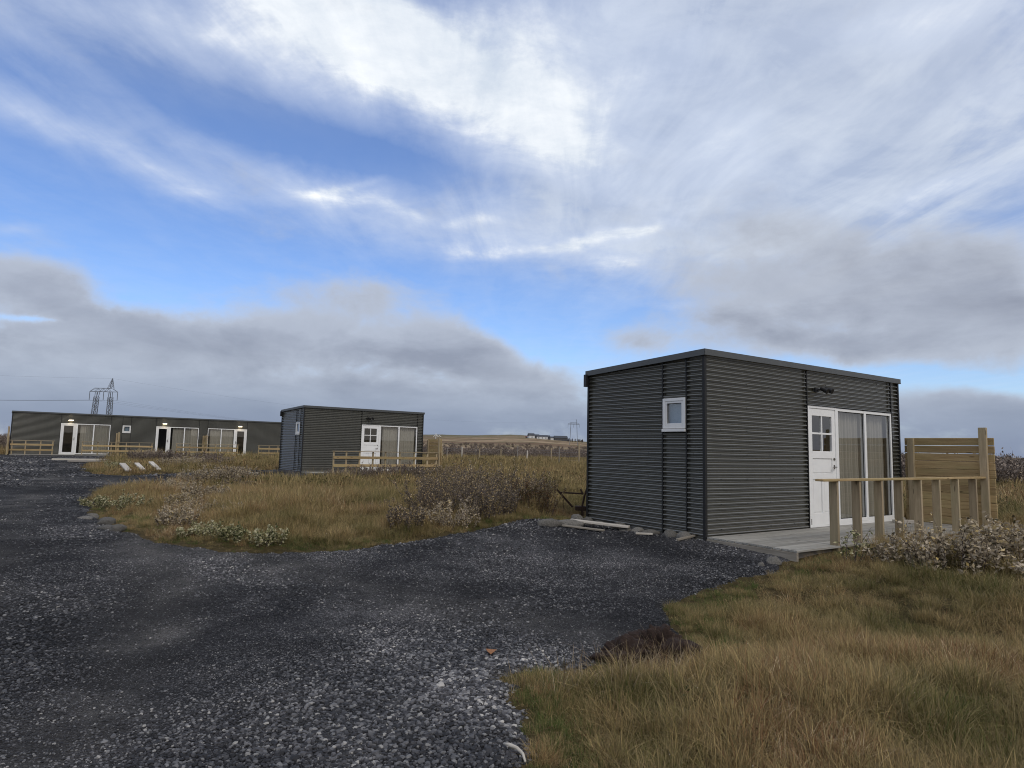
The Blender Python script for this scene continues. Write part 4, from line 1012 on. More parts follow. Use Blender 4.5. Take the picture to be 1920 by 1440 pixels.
# ------------------------------------------------------------ pylons and lines
def lattice(mb, p, q, w0, w1, n, t=.09):
    """Square lattice mast from p to q."""
    p = Vector(p); q = Vector(q)
    cs = []
    for i in range(n + 1):
        f = i / n; c = p.lerp(q, f); w = (w0 + (w1 - w0) * f) / 2
        cs.append([c + Vector((sx * w, sy * w, 0)) for sx, sy in ((-1, -1), (1, -1), (1, 1), (-1, 1))])
    for i in range(n):
        for k in range(4):
            mb.bar(cs[i][k], cs[i + 1][k], t); j = (k + 1) % 4
            mb.bar(cs[i][k], cs[i + 1][j], t * .6) if i % 2 else mb.bar(cs[i][j], cs[i + 1][k], t * .6)
            mb.bar(cs[i + 1][k], cs[i + 1][j], t * .5)
    return mb
def pylon(label, x, y, rz, arm_z, s=1.0, simple=False):
    t = thing('power_pylon', label, 'pylon', (x, y, gz(x, y)), rz, 'steel pylons of the power line')
    A = arm_z - gz(x, y); k = .07 if simple else .09
    th = .30 if simple else .13
    lw = (.5, .5) if simple else (1.25, 1.15)
    for sx, xb in ((-2.45, -3.35), (2.55, 2.6 if not simple else 3.6)):
        mb = MB()
        if simple: mb.bar((xb, 0, -1), (sx, 0, A + (.9 if sx < 0 else 4.2)), .42)
        else:
            lattice(mb, (xb * s, 0, -1), (sx * s, 0, A - 1.9), 1.5, 1.15, 14, .17)
            for dx in (-.55, .55):
                for dy in (-.5, .5): mb.bar((sx + dx * .6, dy, A - 1.9), (sx + (1.0 if (dx > 0) == (sx < 0) else -.3) * (1 if sx < 0 else -1) * .75, dy, A), .14)
        mb.build('leg', M['pylon'], t)
    mb = MB()
    for dy in (-.4, .4):
        mb.bar((-5.0, dy * .2, A), (5.0, dy * .2, A), th * 1.4); mb.bar((-3.1, dy, A + 1.25), (2.5, dy, A + 1.25), th)
        mb.bar((-5.0, dy * .2, A), (-3.1, dy, A + 1.25), th * .7); mb.bar((5.0, dy * .2, A), (2.9, dy, A + 1.25), th * .7)
        xs = np.linspace(-3.1, 2.5, 7)
        for i in range(6):
            mb.bar((xs[i], dy, A + (1.25 if i % 2 else 0)), (xs[i + 1], dy, A + (0 if i % 2 else 1.25)), th * .6)
    mb.build('crossarm', M['pylon'], t)
    if not simple:
        mb = lattice(MB(), (2.4, 0, A + 1.25), (2.75, 0, A + 4.9), 1.5, .08, 4, .12); mb.build('peak', M['pylon'], t)
    for x_ in (-5, 0, 5.0):
        MB().tube([(x_, 0, A - .1), (x_, 0, A - 3.0)], .11 if not simple else .12, 6).build('insulator', M['pylon'], t)
    return t
DP = 232.0
def pt(u, D): return u * D
PX1, PY1 = -.6306 * DP, DP
a1 = 0.0
pyl1 = pylon('lattice steel pylon with a peaked right leg rising behind the row building', PX1, PY1, -a1, 18.6)
PX2, PY2 = .0965 * 575, 575.0
pyl2 = pylon('distant slender pylon standing beside the farm on the hill', PX2, PY2, R(-5), 24.6, simple=True)
def wire_between(p, q, sag, rad, label):
    p = Vector(p); q = Vector(q); pts = []
    for i in range(25):
        f = i / 24; c = p.lerp(q, f); c.z -= sag * 4 * f * (1 - f); pts.append(c - p)
    o = MB().tube(pts, rad, 4, cap=False).build('power_cable', M['cable']); o.location = p
    return tag(o, label, 'cable', 'cables of the power line')
def loc1(x_, z_): return Vector((PX1 + x_ * math.cos(-a1), PY1 + x_ * math.sin(-a1), z_))
def loc2(x_, z_): return Vector((PX2 + x_ * math.cos(R(-5)), PY2 + x_ * math.sin(R(-5)), z_))
names = ['left', 'middle', 'right']
for i, x_ in enumerate((-5, 0, 5)):
    wire_between(loc1(x_, 15.55), loc2(x_, 21.5), 9.5 + i * .6, .015, 'power cable from the %s insulator of the near pylon towards the distant pylon' % names[i])
    p = loc1(x_, 15.55); wire_between(p, p + Vector((-175 + i * 4, -95 - i * 4, .3)), 3.4, .022, 'power cable from the %s insulator of the near pylon out of view' % names[i])
wire_between(loc1(2.75, 23.4), loc2(2.6, 29), 8.0, .012, 'thin earth wire from the peak of the near pylon towards the distant pylon')
wire_between(loc1(2.75, 23.4), loc1(2.75, 23.4) + Vector((-175, -95, .3)), 2.5, .014, 'thin earth wire from the peak of the near pylon out of view')

# ------------------------------------------------------------ the farm on the hill
M['farmwhite'] = simple_mat('farm_white_wall', (.62, .63, .62), .7); M['farmroof'] = simple_mat('farm_dark_roof', (.045, .05, .06), .6); M['farmred'] = simple_mat('farm_rust_roof', (.13, .06, .045), .7)
M['farmdark'] = simple_mat('farm_dark_wall', (.07, .07, .075), .8)
def farmhouse(x, y, w, d, h, rh, wall, roof, rz, label):
    t = thing('farm_building', label, 'building', (x, y, gz(x, y) - .3), rz, 'farm buildings on the hill')
    MB().box(-w / 2, w / 2, -d / 2, d / 2, 0, h).build('wall', wall, t)
    o_ = .5; mb = MB()
    mb.add([(-w / 2 - o_, -d / 2 - o_, h - .2), (w / 2 + o_, -d / 2 - o_, h - .2), (w / 2 + o_, d / 2 + o_, h - .2), (-w / 2 - o_, d / 2 + o_, h - .2), (-w / 2 - o_, 0, h + rh), (w / 2 + o_, 0, h + rh)],
           [(3, 2, 1, 0), (0, 1, 5, 4), (2, 3, 4, 5), (0, 4, 3), (1, 2, 5)])
    mb.build('roof', roof, t)
    n = max(1, int(w / 4))
    for i in range(n):
        cx = -w / 2 + (i + .5) * w / n; MB().box(cx - .7, cx + .7, -d / 2 - .05, -d / 2 + .02, 1.0, 2.3).build('window', M['farmroof'], t)
DF = 880.0
def fx(px): return (px - 960 + 0.0) / 1215.6 * DF * 1.006 - 2.6
farm = [(1001, 11, 8, 4.5, 3.5, 'farmwhite', 'farmroof', 20, 'gabled white farmhouse, leftmost on the hill'), (998, 14, 6, 2.6, 1.6, 'farmdark', 'farmred', 0, 'low dark shed below the leftmost farmhouse'),
        (1011, 12, 7, 4, 2.5, 'farmdark', 'farmroof', 0, 'dark-walled barn right of the leftmost farmhouse'), (1021, 20, 8, 4.2, 2.4, 'farmwhite', 'farmroof', 5, 'long white farm building in the middle of the row'),
        (1031, 10, 9, 4.2, 2.8, 'farmdark', 'farmroof', -20, 'dark gabled barn right of the long white building'), (1042, 16, 8, 4.0, 2.2, 'farmwhite', 'farmroof', 0, 'pale low farm building between the two dark barns'),
        (1055, 24, 10, 4.8, 3.2, 'farmdark', 'farmroof', 8, 'big dark barn under the distant pylon'), (1069, 7, 6, 3, 2, 'farmdark', 'farmroof', 0, 'small dark hut between the big barn and the poplars')]
for i, (px, w, d, h, rh, wm, rm, rz, lab) in enumerate(farm):
    farmhouse(fx(px), DF + (i % 3) * 14 - 10, w * .72, d * .8, h * .85, rh * .85, M[wm], M[rm], R(rz), lab)

# ------------------------------------------------------------ foliage materials
def leaf_mat(name, stops, rough=.75, trans=.25, posvar=0.0):
    mt, k, b = new_mat(name)
    at = k.n('ShaderNodeAttribute', attribute_name='tone').outputs['Fac']
    oi = k.n('ShaderNodeObjectInfo').outputs['Random']
    p = world_pos(k)
    nz = k.noise(k.vmath('MULTIPLY', p, (1, 1, 0)), .9, 4, .6)
    nz2 = k.noise(k.vmath('MULTIPLY', p, (1, 1, 0)), .22, 3, .6)
    f = k.math('ADD', k.math('MULTIPLY', at, 1 - posvar), k.math('MULTIPLY', k.rng(k.math('ADD', k.math('MULTIPLY', nz, .6), k.math('MULTIPLY', nz2, .4)), .37, .63), posvar))
    f = k.math('ADD', f, k.math('MULTIPLY', k.math('SUBTRACT', oi, .5), .16))
    c = k.ramp(f, stops)
    k.put(b.inputs['Base Color'], c); b.inputs['Roughness'].default_value = rough; b.inputs['Specular IOR Level'].default_value = .2
    tr = k.n('ShaderNodeBsdfTranslucent'); k.put(tr.inputs[0], c)
    mx = k.n('ShaderNodeMixShader'); mx.inputs[0].default_value = trans
    out = [n for n in mt.node_tree.nodes if n.type == 'OUTPUT_MATERIAL'][0]
    L_ = mt.node_tree.links; L_.new(b.outputs[0], mx.inputs[1]); L_.new(tr.outputs[0], mx.inputs[2]); L_.new(mx.outputs[0], out.inputs[0])
    return mt
M['grass'] = leaf_mat('autumn_grass', [(.08, (.065, .088, .024)), (.24, (.155, .135, .042)), (.40, (.28, .222, .10)), (.52, (.16, .122, .064)), (.64, (.50, .375, .17)), (.76, (.23, .155, .075)), (.86, (.27, .125, .06)), (.95, (.72, .60, .38))], trans=.1, posvar=.52)
M['pale'] = leaf_mat('pale_seed_heads', [(0, (.45, .38, .28)), (1, (.75, .70, .60))])
M['straw'] = leaf_mat('dead_straw', [(.1, (.16, .105, .06)), (.5, (.32, .24, .145)), (.9, (.50, .41, .28))])
M['green'] = leaf_mat('green_grass', [(.1, (.045, .08, .018)), (.5, (.085, .13, .032)), (.9, (.20, .20, .07))], posvar=.3)
M['herb'] = leaf_mat('low_heath_herbs', [(.1, (.04, .05, .02)), (.4, (.085, .075, .034)), (.6, (.14, .072, .04)), (.8, (.20, .165, .07)), (.97, (.5, .44, .34))], posvar=.4)
M['willow'] = leaf_mat('pale_autumn_willow_leaves', [(.05, (.06, .054, .03)), (.25, (.18, .145, .095)), (.5, (.36, .30, .21)), (.75, (.56, .48, .37)), (.9, (.50, .37, .14)), (1, (.64, .56, .44))], trans=.2)
M['willow_gold'] = leaf_mat('golden_willow_leaves', [(.05, (.055, .046, .038)), (.35, (.12, .10, .085)), (.65, (.24, .20, .155)), (.84, (.52, .38, .17)), (1, (.66, .55, .38))], trans=.2)
M['willow_green'] = leaf_mat('yellow_green_shrub_leaves', [(.05, (.04, .055, .02)), (.35, (.14, .15, .06)), (.6, (.38, .35, .18)), (1, (.66, .61, .44))], trans=.2)
M['bark'] = simple_mat('grey_brown_twigs', (.085, .064, .058), .9, var=.4, scale=20)
M['scrub'] = leaf_mat('bare_willow_scrub', [(.1, (.075, .056, .045)), (.5, (.20, .16, .13)), (.85, (.34, .28, .23)), (1, (.5, .39, .26))], trans=.1, posvar=.3)

def mesh_from(name, verts, tris, tone, mat, loops=3):
    me = bpy.data.meshes.new(name)
    me.vertices.add(len(verts)); me.vertices.foreach_set('co', np.asarray(verts, float).ravel())
    tris = np.asarray(tris); me.loops.add(tris.size); me.loops.foreach_set('vertex_index', tris.ravel())
    me.polygons.add(len(tris)); me.polygons.foreach_set('loop_start', np.arange(len(tris)) * loops); me.polygons.foreach_set('loop_total', np.full(len(tris), loops))
    me.update(calc_edges=True)
    at = me.attributes.new('tone', 'FLOAT', 'POINT'); at.data.foreach_set('value', np.asarray(tone, float))
    me.materials.append(mat)
    return me

def leaves_np(pos, size, r, elong=1.9, droop=0.2):
    """Pointed oval leaves, four triangles each as two folded quads."""
    n = len(pos)
    d = r.normal(size=(n, 3)); d[:, 2] = d[:, 2] * .7 + .35; d /= np.linalg.norm(d, axis=1)[:, None]
    u = np.cross(d, r.normal(size=(n, 3))); u /= np.linalg.norm(u, axis=1)[:, None]
    nn = np.cross(d, u)
    s = size[:, None]
    base = pos; tip = pos + d * s * elong; m0 = pos + d * s * elong * .5
    l_ = m0 + u * s * .5 + nn * s * .16; r_ = m0 - u * s * .5 + nn * s * .16
    v = np.stack([base, l_, tip, r_], 1).reshape(-1, 3)
    i = np.arange(n)[:, None] * 4
    f = np.concatenate([i + np.array([[0, 1, 2]]), i + np.array([[0, 2, 3]])], 0)
    return v, f

def bush_parts(seed, rad, h, n_stems, n_leaves, leaf, twig=.006, outward=.8):
    r = np.random.default_rng(seed)
    mb = MB(); pts = []; pr = random.Random(seed)
    for i in range(n_stems):
        a = pr.uniform(0, 2 * math.pi); q = math.sqrt(pr.random()) * rad * .55
        p = Vector((math.cos(a) * q, math.sin(a) * q, -.05)); out = Vector((math.cos(a + pr.uniform(-.6, .6)), math.sin(a + pr.uniform(-.6, .6)), 0)) * outward * (.25 + q / rad)
        L = h * pr.uniform(.55, 1.08) / 1.0; path = [p.copy()]; d = (Vector((0, 0, 1)) + out * .7).normalized(); seg = 4
        for s_ in range(seg):
            d = (d + Vector((pr.uniform(-.25, .25), pr.uniform(-.25, .25), pr.uniform(-.05, .2)))).normalized(); p = p + d * L / seg; path.append(p.copy())
        mb.tube(path, [twig * 1.5, twig * 1.3, twig, twig * .8, twig * .4], 4, cap=False)
        for b in range(3):
            k = pr.randint(1, 3); p0 = path[k].lerp(path[k + 1], pr.random()); d2 = (d + Vector((pr.uniform(-.9, .9), pr.uniform(-.9, .9), pr.uniform(-.1, .5)))).normalized()
            p1 = p0 + d2 * L * pr.uniform(.15, .35); mb.tube([p0, p1], [twig * .7, twig * .35], 3, cap=False); pts.append((p0, p1))
        for k in range(1, seg): pts.append((path[k], path[k + 1]))
    P0 = np.array([tuple(a) for a, b in pts]); P1 = np.array([tuple(b) for a, b in pts])
    j = r.integers(0, len(pts), n_leaves); f = r.random(n_leaves)[:, None]
    pos = P0[j] * (1 - f) + P1[j] * f + r.normal(size=(n_leaves, 3)) * leaf * .5
    keep = r.random(n_leaves) < .25 + .75 * np.clip(pos[:, 2] / h, 0, 1) ** .6; pos = pos[keep]; pos[:, 2] = np.maximum(pos[:, 2], .01)
    v, t = leaves_np(pos, leaf * r.uniform(.6, 1.2, len(pos)), r)
    tone = np.repeat(np.clip(r.beta(2.2, 1.8, len(pos)) * 1.0, 0, 1), 4)
    return mb, v, t, tone

def willow(x, y, rad, h, label, seed, mat='willow', leaf=.030, dens=1.0, twig=.005, group='pale willow shrubs'):
    t = thing('willow_shrub', label, 'shrub', (x, y, gz(x, y) - .02), 0, group)
    vol = rad * rad * 3.1
    mb, v, tr, tone = bush_parts(seed, rad, h, int(26 * vol / .8 * dens) + 8, int(min(9000, 3300 * vol * dens * (.03 / leaf) ** 1.2)), leaf, twig)
    mb.build('stems', M['bark'], t)
    me = mesh_from('leaves', v, tr, tone, M[mat]); o = bpy.data.objects.new('leaves', me); COL.objects.link(o); o.parent = t
    return t

W = [ # x, y, radius, height, label, material, leaf, density
 (4.80, 8.22, .42, .42, 'low pale-leaved willow in front of the second railing plank', 'willow', .030, 0.75),
 (5.20, 7.95, .55, .58, 'pale-leaved willow before the middle of the near railing', 'willow', .032, 0.75),
 (5.72, 7.92, .52, .60, 'tallest pale willow, before the foot of the near plank screen', 'willow', .032, 0.75),
 (6.30, 8.10, .58, .50, 'spreading pale willow running out of view on the right', 'willow', .032, 0.75),
 (6.05, 7.45, .42, .34, 'low outlying pale willow nearest the lower right grass', 'willow', .030, .9),
 (6.95, 8.65, .60, .42, 'pale willow farthest right behind the spreading one', 'willow', .030, .9),
 (4.40, 8.45, .12, .55, 'single sparse sprig standing up before the first railing planks', 'willow_green', .026, 1.6),
 (-1.65, 10.55, .50, .40, 'low grey willow at the gravel edge, left end of the big thicket', 'willow_gold', .018, 1.2),
 (-.95, 10.95, .60, .50, 'front willow of the big thicket, above the gravel edge', 'willow', .018, .8),
 (-.30, 11.7, .70, .70, 'brown-stemmed willow in the front centre of the big thicket', 'willow_gold', .018, 1.1),
 (.50, 12.7, .62, .66, 'dark willow at the right end of the big thicket near the rusty frame', 'herb', .017, 1.2),
 (-1.35, 12.4, .85, .84, 'wide willow at the left back of the big thicket', 'willow_gold', .018, .8),
 (-.45, 13.3, .95, .98, 'tall gold-flecked willow crowning the big thicket', 'willow_gold', .019, 1.1),
 (.35, 14.1, .80, .82, 'gold-leaved willow behind the dark one of the big thicket', 'willow_gold', .019, 1.1),
 (-1.35, 14.6, .95, .92, 'rearmost willow of the big thicket', 'willow_gold', .019, 1.0),
 (-2.3, 13.1, .60, .36, 'low sparse willow left of the big thicket', 'willow_gold', .018, .8),
 (-9.4, 19.7, .85, .55, 'pink-beige willow at the tip of the gravel arm', 'willow', .022, 1.0),
 (-8.6, 20.6, .85, .52, 'pink-beige willow right of the gravel arm tip', 'willow', .022, 1.0),
 (-9.3, 21.6, .80, .50, 'pink-beige willow beside the gravel arm below the row building', 'willow', .022, 1.0),
 (-7.9, 19.0, .70, .34, 'low willow in the turf right of the gravel arm', 'willow_gold', .020, .8),
 (-8.05, 12.9, .40, .30, 'yellowish shrub on the far left corner of the turf', 'willow_green', .020, 1.3),
 (-7.35, 12.7, .38, .36, 'taller yellow-tipped shrub next to the far left turf corner', 'willow_green', .020, 1.3),
 (-5.3, 10.7, .55, .30, 'pinkish low shrub in the left turf, upper one', 'willow', .020, .8),
 (-4.9, 9.85, .50, .28, 'pinkish low shrub in the left turf, middle one', 'willow', .020, 1.1),
 (-5.7, 11.9, .60, .30, 'sparse pale shrub behind the pinkish ones', 'willow', .018, .8),
 (-4.35, 9.25, .42, .22, 'pale green shrub at the turf edge, left one', 'willow_green', .020, 1.2),
 (-3.75, 9.05, .42, .26, 'pale green shrub at the turf edge, middle one', 'willow_green', .020, 1.3),
 (-3.25, 8.9, .34, .28, 'pale green shrub at the turf edge, right one', 'willow_green', .020, 1.3),
 (-6.4, 13.0, .65, .34, 'sparse pink-beige scrub midway along the left side of the turf', 'willow', .020, .9),
 (-7.0, 15.2, .70, .36, 'pale scrub between the yellow-tipped shrub and the gravel arm', 'willow', .020, .9),
 (-8.6, 17.3, .70, .38, 'pale scrub just below the tip of the gravel arm', 'willow', .020, .9),
 (-4.7, 11.4, .55, .28, 'thin pale scrub right of the pinkish low shrubs', 'willow', .018, .8),
 (-5.5, 24.9, .85, .62, 'purple-grey scrub before the left part of the middle deck railing', 'scrub', .020, 1.1),
 (-4.6, 25.5, .85, .66, 'purple-grey scrub before the white door of the middle cabin', 'scrub', .020, 1.1),
 (-3.8, 26.3, .80, .60, 'purple-grey scrub before the right end of the middle deck railing', 'scrub', .020, 1.0),
 (-6.4, 24.5, .75, .42, 'low scrub at the left of the purple-grey scrub', 'scrub', .020, .9),
 (-2.7, 27.2, .80, .50, 'gold-flecked scrub just right of the middle deck', 'willow_gold', .022, .9),
 (-2.0, 23.5, .9, .45, 'gold-flecked low willow in the field right of the middle cabin', 'willow_gold', .022, .8),
 (-19.5, 34.7, 1.2, .70, 'greyish scrub below the square window of the row building', 'scrub', .030, .8),
 (-18.0, 34.6, 1.2, .72, 'greyish scrub right of the one below the square window', 'scrub', .030, .8),
 (-20.9, 38.0, 1.2, .65, 'scrub at the left end of the upper turf strip', 'willow', .030, .7),
 (-17.3, 37.2, 1.2, .62, 'rear scrub before the middle door of the row building', 'scrub', .030, .8),
 (-15.9, 32.2, 1.1, .55, 'pale scrub right of the three white boards', 'willow', .028, .8),
 (-15.3, 29.7, .9, .45, 'pale scrub below the pale one right of the boards', 'willow', .028, .8),
 (-17.0, 28.4, .8, .36, 'green-tinged scrub left of the three white boards', 'willow_green', .026, .8),
 (-14.0, 31.3, 1.1, .50, 'grey scrub in the upper turf strip before the right-hand door', 'scrub', .028, .8),
 (-13.0, 28.3, .7, .34, 'small pale scrub in the upper turf strip near the gravel arm', 'willow', .026, .8),
]
for i, (x, y, rad, h, lab, mt_, lf, dn) in enumerate(W): willow(x, y, rad, h, lab, 500 + i, mt_, lf, dn, twig=.004 if y < 20 else .007)

# poplars by the farm
for i in range(10):
    px = [1071, 1074.5, 1078, 1081, 1086, 1090, 1092.5, 1095, 1097.5, 1100][i]; h = [5.6, 5.2, 4.4, 4.6, 4.4, 4.6, 4.0, 4.6, 3.8, 4.4][i]
    x, y = fx(px), DF + 20
    t = thing('poplar_tree', 'slim bare poplar in the row right of the distant farm', 'tree', (x, y, gz(x, y)), 0, 'poplars beside the farm')
    MB().tube([(0, 0, -.5), (0, 0, h * .9)], [.22, .05], 5).build('trunk', M['bark'], t)
    r = np.random.default_rng(900 + i); n = 160
    zz = r.uniform(.15, 1, n) * h; rr = np.sin(np.clip(zz / h, 0, 1) * math.pi * .9 + .25) * .75
    an = r.uniform(0, 6.28, n); pos = np.stack([np.cos(an) * rr * r.random(n), np.sin(an) * rr * r.random(n), zz], 1)
    v, tr = leaves_np(pos, np.full(n, .42), r)
    me = mesh_from('crown', v, tr, np.repeat(r.random(n) * .4, 4), M['scrub']); o = bpy.data.objects.new('crown', me); COL.objects.link(o); o.parent = t

# ------------------------------------------------------------ scattered stuff: instances on points
def instancer(name, pts, rots, scl, idx, sources, label, cat=None):
    me = bpy.data.meshes.new(name); n = len(pts)
    me.vertices.add(n); me.vertices.foreach_set('co', np.asarray(pts, np.float32).ravel())
    a = me.attributes.new('rot', 'FLOAT_VECTOR', 'POINT'); a.data.foreach_set('vector', np.asarray(rots, np.float32).ravel())
    a = me.attributes.new('scl', 'FLOAT_VECTOR', 'POINT'); a.data.foreach_set('vector', np.asarray(scl, np.float32).ravel())
    a = me.attributes.new('idx', 'INT', 'POINT'); a.data.foreach_set('value', np.asarray(idx, np.int32))
    o = bpy.data.objects.new(name, me); COL.objects.link(o)
    coll = bpy.data.collections.new(name + '_sources')
    for s in sources:
        s['kind'] = 'stuff'; coll.objects.link(s)
    ng = bpy.data.node_groups.new(name + '_scatter', 'GeometryNodeTree')
    ng.interface.new_socket('Geometry', in_out='INPUT', socket_type='NodeSocketGeometry'); ng.interface.new_socket('Geometry', in_out='OUTPUT', socket_type='NodeSocketGeometry')
    gi = ng.nodes.new('NodeGroupInput'); go = ng.nodes.new('NodeGroupOutput'); iop = ng.nodes.new('GeometryNodeInstanceOnPoints')
    ci = ng.nodes.new('GeometryNodeCollectionInfo'); ci.inputs['Collection'].default_value = coll; ci.inputs['Separate Children'].default_value = True; ci.inputs['Reset Children'].default_value = True
    def attr(nm, dt):
        q = ng.nodes.new('GeometryNodeInputNamedAttribute'); q.data_type = dt; q.inputs['Name'].default_value = nm; return q.outputs['Attribute']
    L_ = ng.links.new
    L_(gi.outputs[0], iop.inputs['Points']); L_(ci.outputs[0], iop.inputs['Instance']); iop.inputs['Pick Instance'].default_value = True
    L_(attr('idx', 'INT'), iop.inputs['Instance Index']); L_(attr('rot', 'FLOAT_VECTOR'), iop.inputs['Rotation']); L_(attr('scl', 'FLOAT_VECTOR'), iop.inputs['Scale'])
    L_(iop.outputs[0], go.inputs[0])
    md = o.modifiers.new('scatter', 'NODES'); md.node_group = ng
    o['label'] = label; o['kind'] = 'stuff'
    return o

def polar_points(r0, r1, a0, a1, n, r):
    rr = np.sqrt(r.uniform(r0 * r0, r1 * r1, n)); aa = np.radians(r.uniform(a0, a1, n))
    return rr * np.sin(aa), rr * np.cos(aa)

# loose stones
def stone_source(i, sub):
    bm = bmesh.new(); bmesh.ops.create_icosphere(bm, subdivisions=sub, radius=.5)
    r = random.Random(i); of = Vector((r.random() * 9, r.random() * 9, r.random() * 9))
    for v in bm.verts:
        v.co *= 1 + .45 * mathutils.noise.noise(v.co * 2.4 + of); v.co.z *= .68; v.co.x *= 1.25
    me = bpy.data.meshes.new('gravel_stone'); bm.to_mesh(me); bm.free(); me.materials.append(M['stones'])
    return bpy.data.objects.new('gravel_stone', me)
P = []
rg = np.random.default_rng(11)
for (r0, r1, n, s0, s1) in ((2.4, 5.5, 125000, .007, .023), (5.5, 9, 120000, .009, .023), (9, 14, 80000, .012, .028), (14, 24, 45000, .020, .045), (24, 50, 42000, .035, .085)):
    x, y = polar_points(r0, r1, -52, 30 if r0 < 20 else -6, n, rg)
    s = gravel_sdf(x, y); dens = .55 + .9 * (fbm(x * .8, y * .8, 77, 3)) + .0
    # worn wheel tracks carry fewer loose stones
    wt_ = track(x, y)
    k = (rg.random(n) < np.clip(.35 + smooth(dens), .12, 1) * (1 - .50 * wt_)) & ((s > 0) | (rg.random(n) < .45 * np.exp(np.minimum(s, 0) / .22))) & ~built_over(x, y)
    x, y, wt_ = x[k], y[k], wt_[k]; z = gravel_h(x, y); m_ = len(x)
    sz = s0 + (s1 - s0) * rg.random(m_) ** 1.8
    sz = sz * np.clip(1 + 1.0 * fbm(x * .55, y * .55, 123, 3), .6, 1.5)
    sz = sz * (1 - .35 * wt_)
    sz = np.where(rg.random(m_) < .004, sz * 1.7, sz)
    P.append((np.stack([x, y, z + sz * .12], 1), rg.uniform(-3.14, 3.14, (m_, 3)) * np.array([.15, .15, 1]), np.repeat(sz[:, None], 3, 1)))
pts = np.concatenate([p[0] for p in P]); rots = np.concatenate([p[1] for p in P]); scl = np.concatenate([p[2] for p in P])
srcs = [stone_source(i, 2 if i < 3 else 1) for i in range(6)]
instancer('gravel', pts, rots, scl, rg.integers(0, 6, len(pts)), srcs, 'loose crushed grey basalt stones covering the road and yard')
print('stones', len(pts))

# grass tufts
def tuft(seed, n, rad, h0, h1, width, lean, mat, curl=.5):
    r = np.random.default_rng(seed)
    a = r.uniform(0, 6.283, n); q = np.sqrt(r.random(n)) * rad
    b = np.stack([np.cos(a) * q, np.sin(a) * q, np.full(n, -.02)], 1)
    h = r.uniform(h0, h1, n)
    la = a + r.normal(0, .9, n); le = np.abs(r.normal(0, lean, n)) + .08
    d = np.stack([np.cos(la), np.sin(la), np.zeros(n)], 1)
    wa_ = la + math.pi / 2 + r.normal(0, .5, n); wv = np.stack([np.cos(wa_), np.sin(wa_), np.zeros(n)], 1) * (width * r.uniform(.6, 1.2, n))[:, None] / 2
    up_ = np.array([0, 0, 1.0])
    pts_ = []
    for f in (0, .4, .75, 1.0):
        zz = (f - curl * le * f * f * .6) * h; oo = (le * f ** 1.7) * h
        c = b + d * oo[:, None] + up_ * zz[:, None]
        pts_.append(c)
    v = []
    for i, wf in enumerate((1, .85, .55)): v += [pts_[i] - wv * wf, pts_[i] + wv * wf]
    v.append(pts_[3]); v = np.stack(v, 1).reshape(-1, 3)
    i = np.arange(n)[:, None] * 7
    f = np.concatenate([i + np.array([t_]) for t_ in ((0, 1, 3), (0, 3, 2), (2, 3, 5), (2, 5, 4), (4, 5, 6))], 0)
    tone = np.repeat(r.random(n), 7)
    me = mesh_from('grass_tuft', v, f, tone, M[mat]); return bpy.data.objects.new('grass_tuft', me)
def herb(seed, n, rad, h, leaf, mat):
    r = np.random.default_rng(seed); pos = r.normal(size=(n, 3)) * np.array([rad * .5, rad * .5, 0]); pos[:, 2] = r.random(n) * h * np.exp(-(pos[:, 0] ** 2 + pos[:, 1] ** 2) / rad ** 2)
    v, f = leaves_np(pos, leaf * r.uniform(.5, 1.2, n), r, 1.6)
    me = mesh_from('heath_herb', v, f, np.repeat(r.random(n), 4), M[mat]); return bpy.data.objects.new('heath_herb', me)

near_src = [tuft(1, 46, .11, .05, .14, .0045, .9, 'grass', .8), tuft(2, 40, .10, .06, .18, .004, .8, 'grass', .7), tuft(3, 54, .12, .04, .11, .0045, 1.2, 'grass', .9),
            tuft(4, 16, .08, .16, .30, .003, .45, 'grass'), herb(5, 46, .11, .09, .013, 'herb'), herb(6, 36, .09, .12, .010, 'herb'), tuft(7, 44, .10, .06, .16, .004, .9, 'grass', .9), tuft(8, 22, .14, .04, .10, .004, 2.4, 'straw', .35), herb(9, 9, .13, .16, .009, 'pale'), tuft(50, 150, .15, .12, .27, .004, .75, 'grass', .6)]
def turf_points(r0, r1, a0, a1, n, r, edge=0.0):
    x, y = polar_points(r0, r1, a0, a1, n, r)
    s = gravel_sdf(x, y); k = (s < edge - .25 * r.random(len(x))) & ~built_over(x, y) & (np.hypot(x - .9, y - 4.93) > .24) & (np.hypot(x - 1.17, y - 4.98) > .28); return x[k], y[k]
rg = np.random.default_rng(5)
def spread(name, bands, sources, weights, label, patch=None):
    PP = []; SS = []; RR = []; II = []
    for (r0, r1, a0, a1, n, s0, s1) in bands:
        x, y = turf_points(r0, r1, a0, a1, n, rg)
        if patch is not None:
            k = patch(x, y); x, y = x[k], y[k]
        m_ = len(x); z = ground_h(x, y)
        PP.append(np.stack([x, y, z], 1)); s = rg.uniform(s0, s1, m_) * (1 + .7 * fbm(x * .7, y * .7, 90, 3)) * (.45 + .55 * smooth(-gravel_sdf(x, y) / 1.1))
        SS.append(np.stack([s, s, s * rg.uniform(.75, 1.25, m_)], 1)); RR.append(np.stack([rg.normal(0, .12, m_), rg.normal(0, .12, m_), rg.uniform(0, 6.28, m_)], 1))
        II.append(rg.choice(len(sources), m_, p=np.array(weights) / sum(weights)))
    print(name, sum(len(p) for p in PP))
    return instancer(name, np.concatenate(PP), np.concatenate(RR), np.concatenate(SS), np.concatenate(II), sources, label)
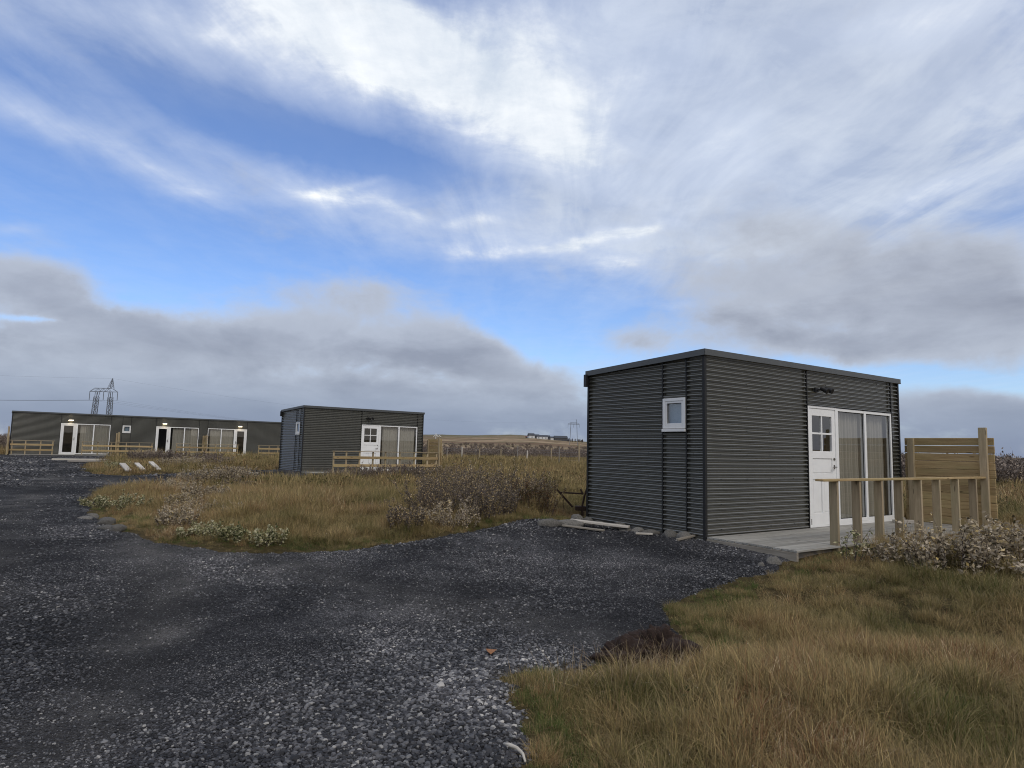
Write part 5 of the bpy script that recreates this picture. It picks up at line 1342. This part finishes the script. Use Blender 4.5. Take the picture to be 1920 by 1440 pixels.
spread('grass', [(2.2, 7, -8, 62, 13500, .62, 1.0), (7, 12, -50, 58, 16500, .7, 1.1), (12, 20, -50, 55, 21000, .95, 1.4)],
       near_src, [5, 3.5, 6, 1.6, 5, 4, 4, 4.0, 1.0, .2], 'tussocky autumn grass and heath herbs between the cabins')
mid_src = [tuft(21, 30, .22, .12, .30, .012, .5, 'grass'), tuft(22, 26, .2, .16, .36, .010, .4, 'grass'), herb(23, 30, .22, .16, .03, 'herb'), tuft(24, 36, .25, .08, .2, .013, .8, 'grass')]
spread('field_grass', [(20, 42, -48, 48, 24000, .9, 1.5), (42, 90, -46, 46, 24000, 1.3, 2.2)], mid_src, [4, 3, 2, 4], 'brown and straw coloured grass of the field around and behind the cabins')
# green fringe along the gravel
def fringe(x, y):
    s = gravel_sdf(x, y); return (s > -.55 + .35 * fbm(x, y, 15, 3)) & (fbm(x * .9, y * .9, 16, 3) > -.3)
spread('green_grass', [(2.4, 8, -8, 45, 9000, .6, 1.0), (8, 15, -50, 30, 9000, .7, 1.1)], [tuft(31, 46, .10, .06, .15, .0045, .7, 'green'), tuft(32, 40, .09, .08, .19, .004, .6, 'green')], [1, 1],
       'green grass fringe growing along the gravel edge', fringe)
# dead straw over the peat clods and a few tall stalks
x = np.concatenate([rg.normal(1.12, .16, 34), rg.normal(.75, .25, 22)]); y = np.concatenate([rg.normal(4.86, .07, 34), rg.normal(4.45, .12, 22)])
pz = ground_h(x, y)
instancer('dead_grass', np.stack([x, y, pz + .0], 1), np.stack([rg.normal(0, .25, len(x)), rg.normal(0, .25, len(x)), rg.uniform(0, 6.28, len(x))], 1), np.repeat(rg.uniform(.8, 1.2, len(x))[:, None], 3, 1),
          rg.integers(0, 2, len(x)), [tuft(41, 20, .07, .12, .27, .0035, .6, 'straw'), tuft(42, 16, .06, .14, .32, .0035, .8, 'straw')], 'dead straw hanging over the peat clods at the turf edge')
# scrub beyond the fence
def scrub_src(seed, rad, h):
    mb, v, t, tone = bush_parts(seed, rad, h, 26, 420, .075, .016)
    sv = np.array(mb.v); sf = [f for f in mb.f]
    tris = []
    for f in sf:
        tris.append((f[0], f[1], f[2]));
        if len(f) == 4: tris.append((f[0], f[2], f[3]))
    allv = np.concatenate([sv, v]); allt = np.concatenate([np.array(tris), t + len(sv)]); tn = np.concatenate([np.full(len(sv), .15), tone])
    me = mesh_from('scrub_bush', allv, allt, tn, M['scrub']); return bpy.data.objects.new('scrub_bush', me)
ssrc = [scrub_src(i + 61, .9, 1.0) for i in range(4)]
bands = [(82, 120, -12, 60, 1500, .7, 1.15), (120, 175, -50, 60, 2400, .8, 1.3), (36, 60, 30, 62, 620, .85, 1.15), (60, 85, 14, 62, 700, .7, 1.1), (62, 90, -60, -37, 160, .4, .8), (175, 420, -50, 60, 1400, .7, 1.4)]
spread('willow_scrub', bands, ssrc, [1, 1, 1, 1], 'dense greyish willow scrub beyond the fence and to the far right')
print('done')
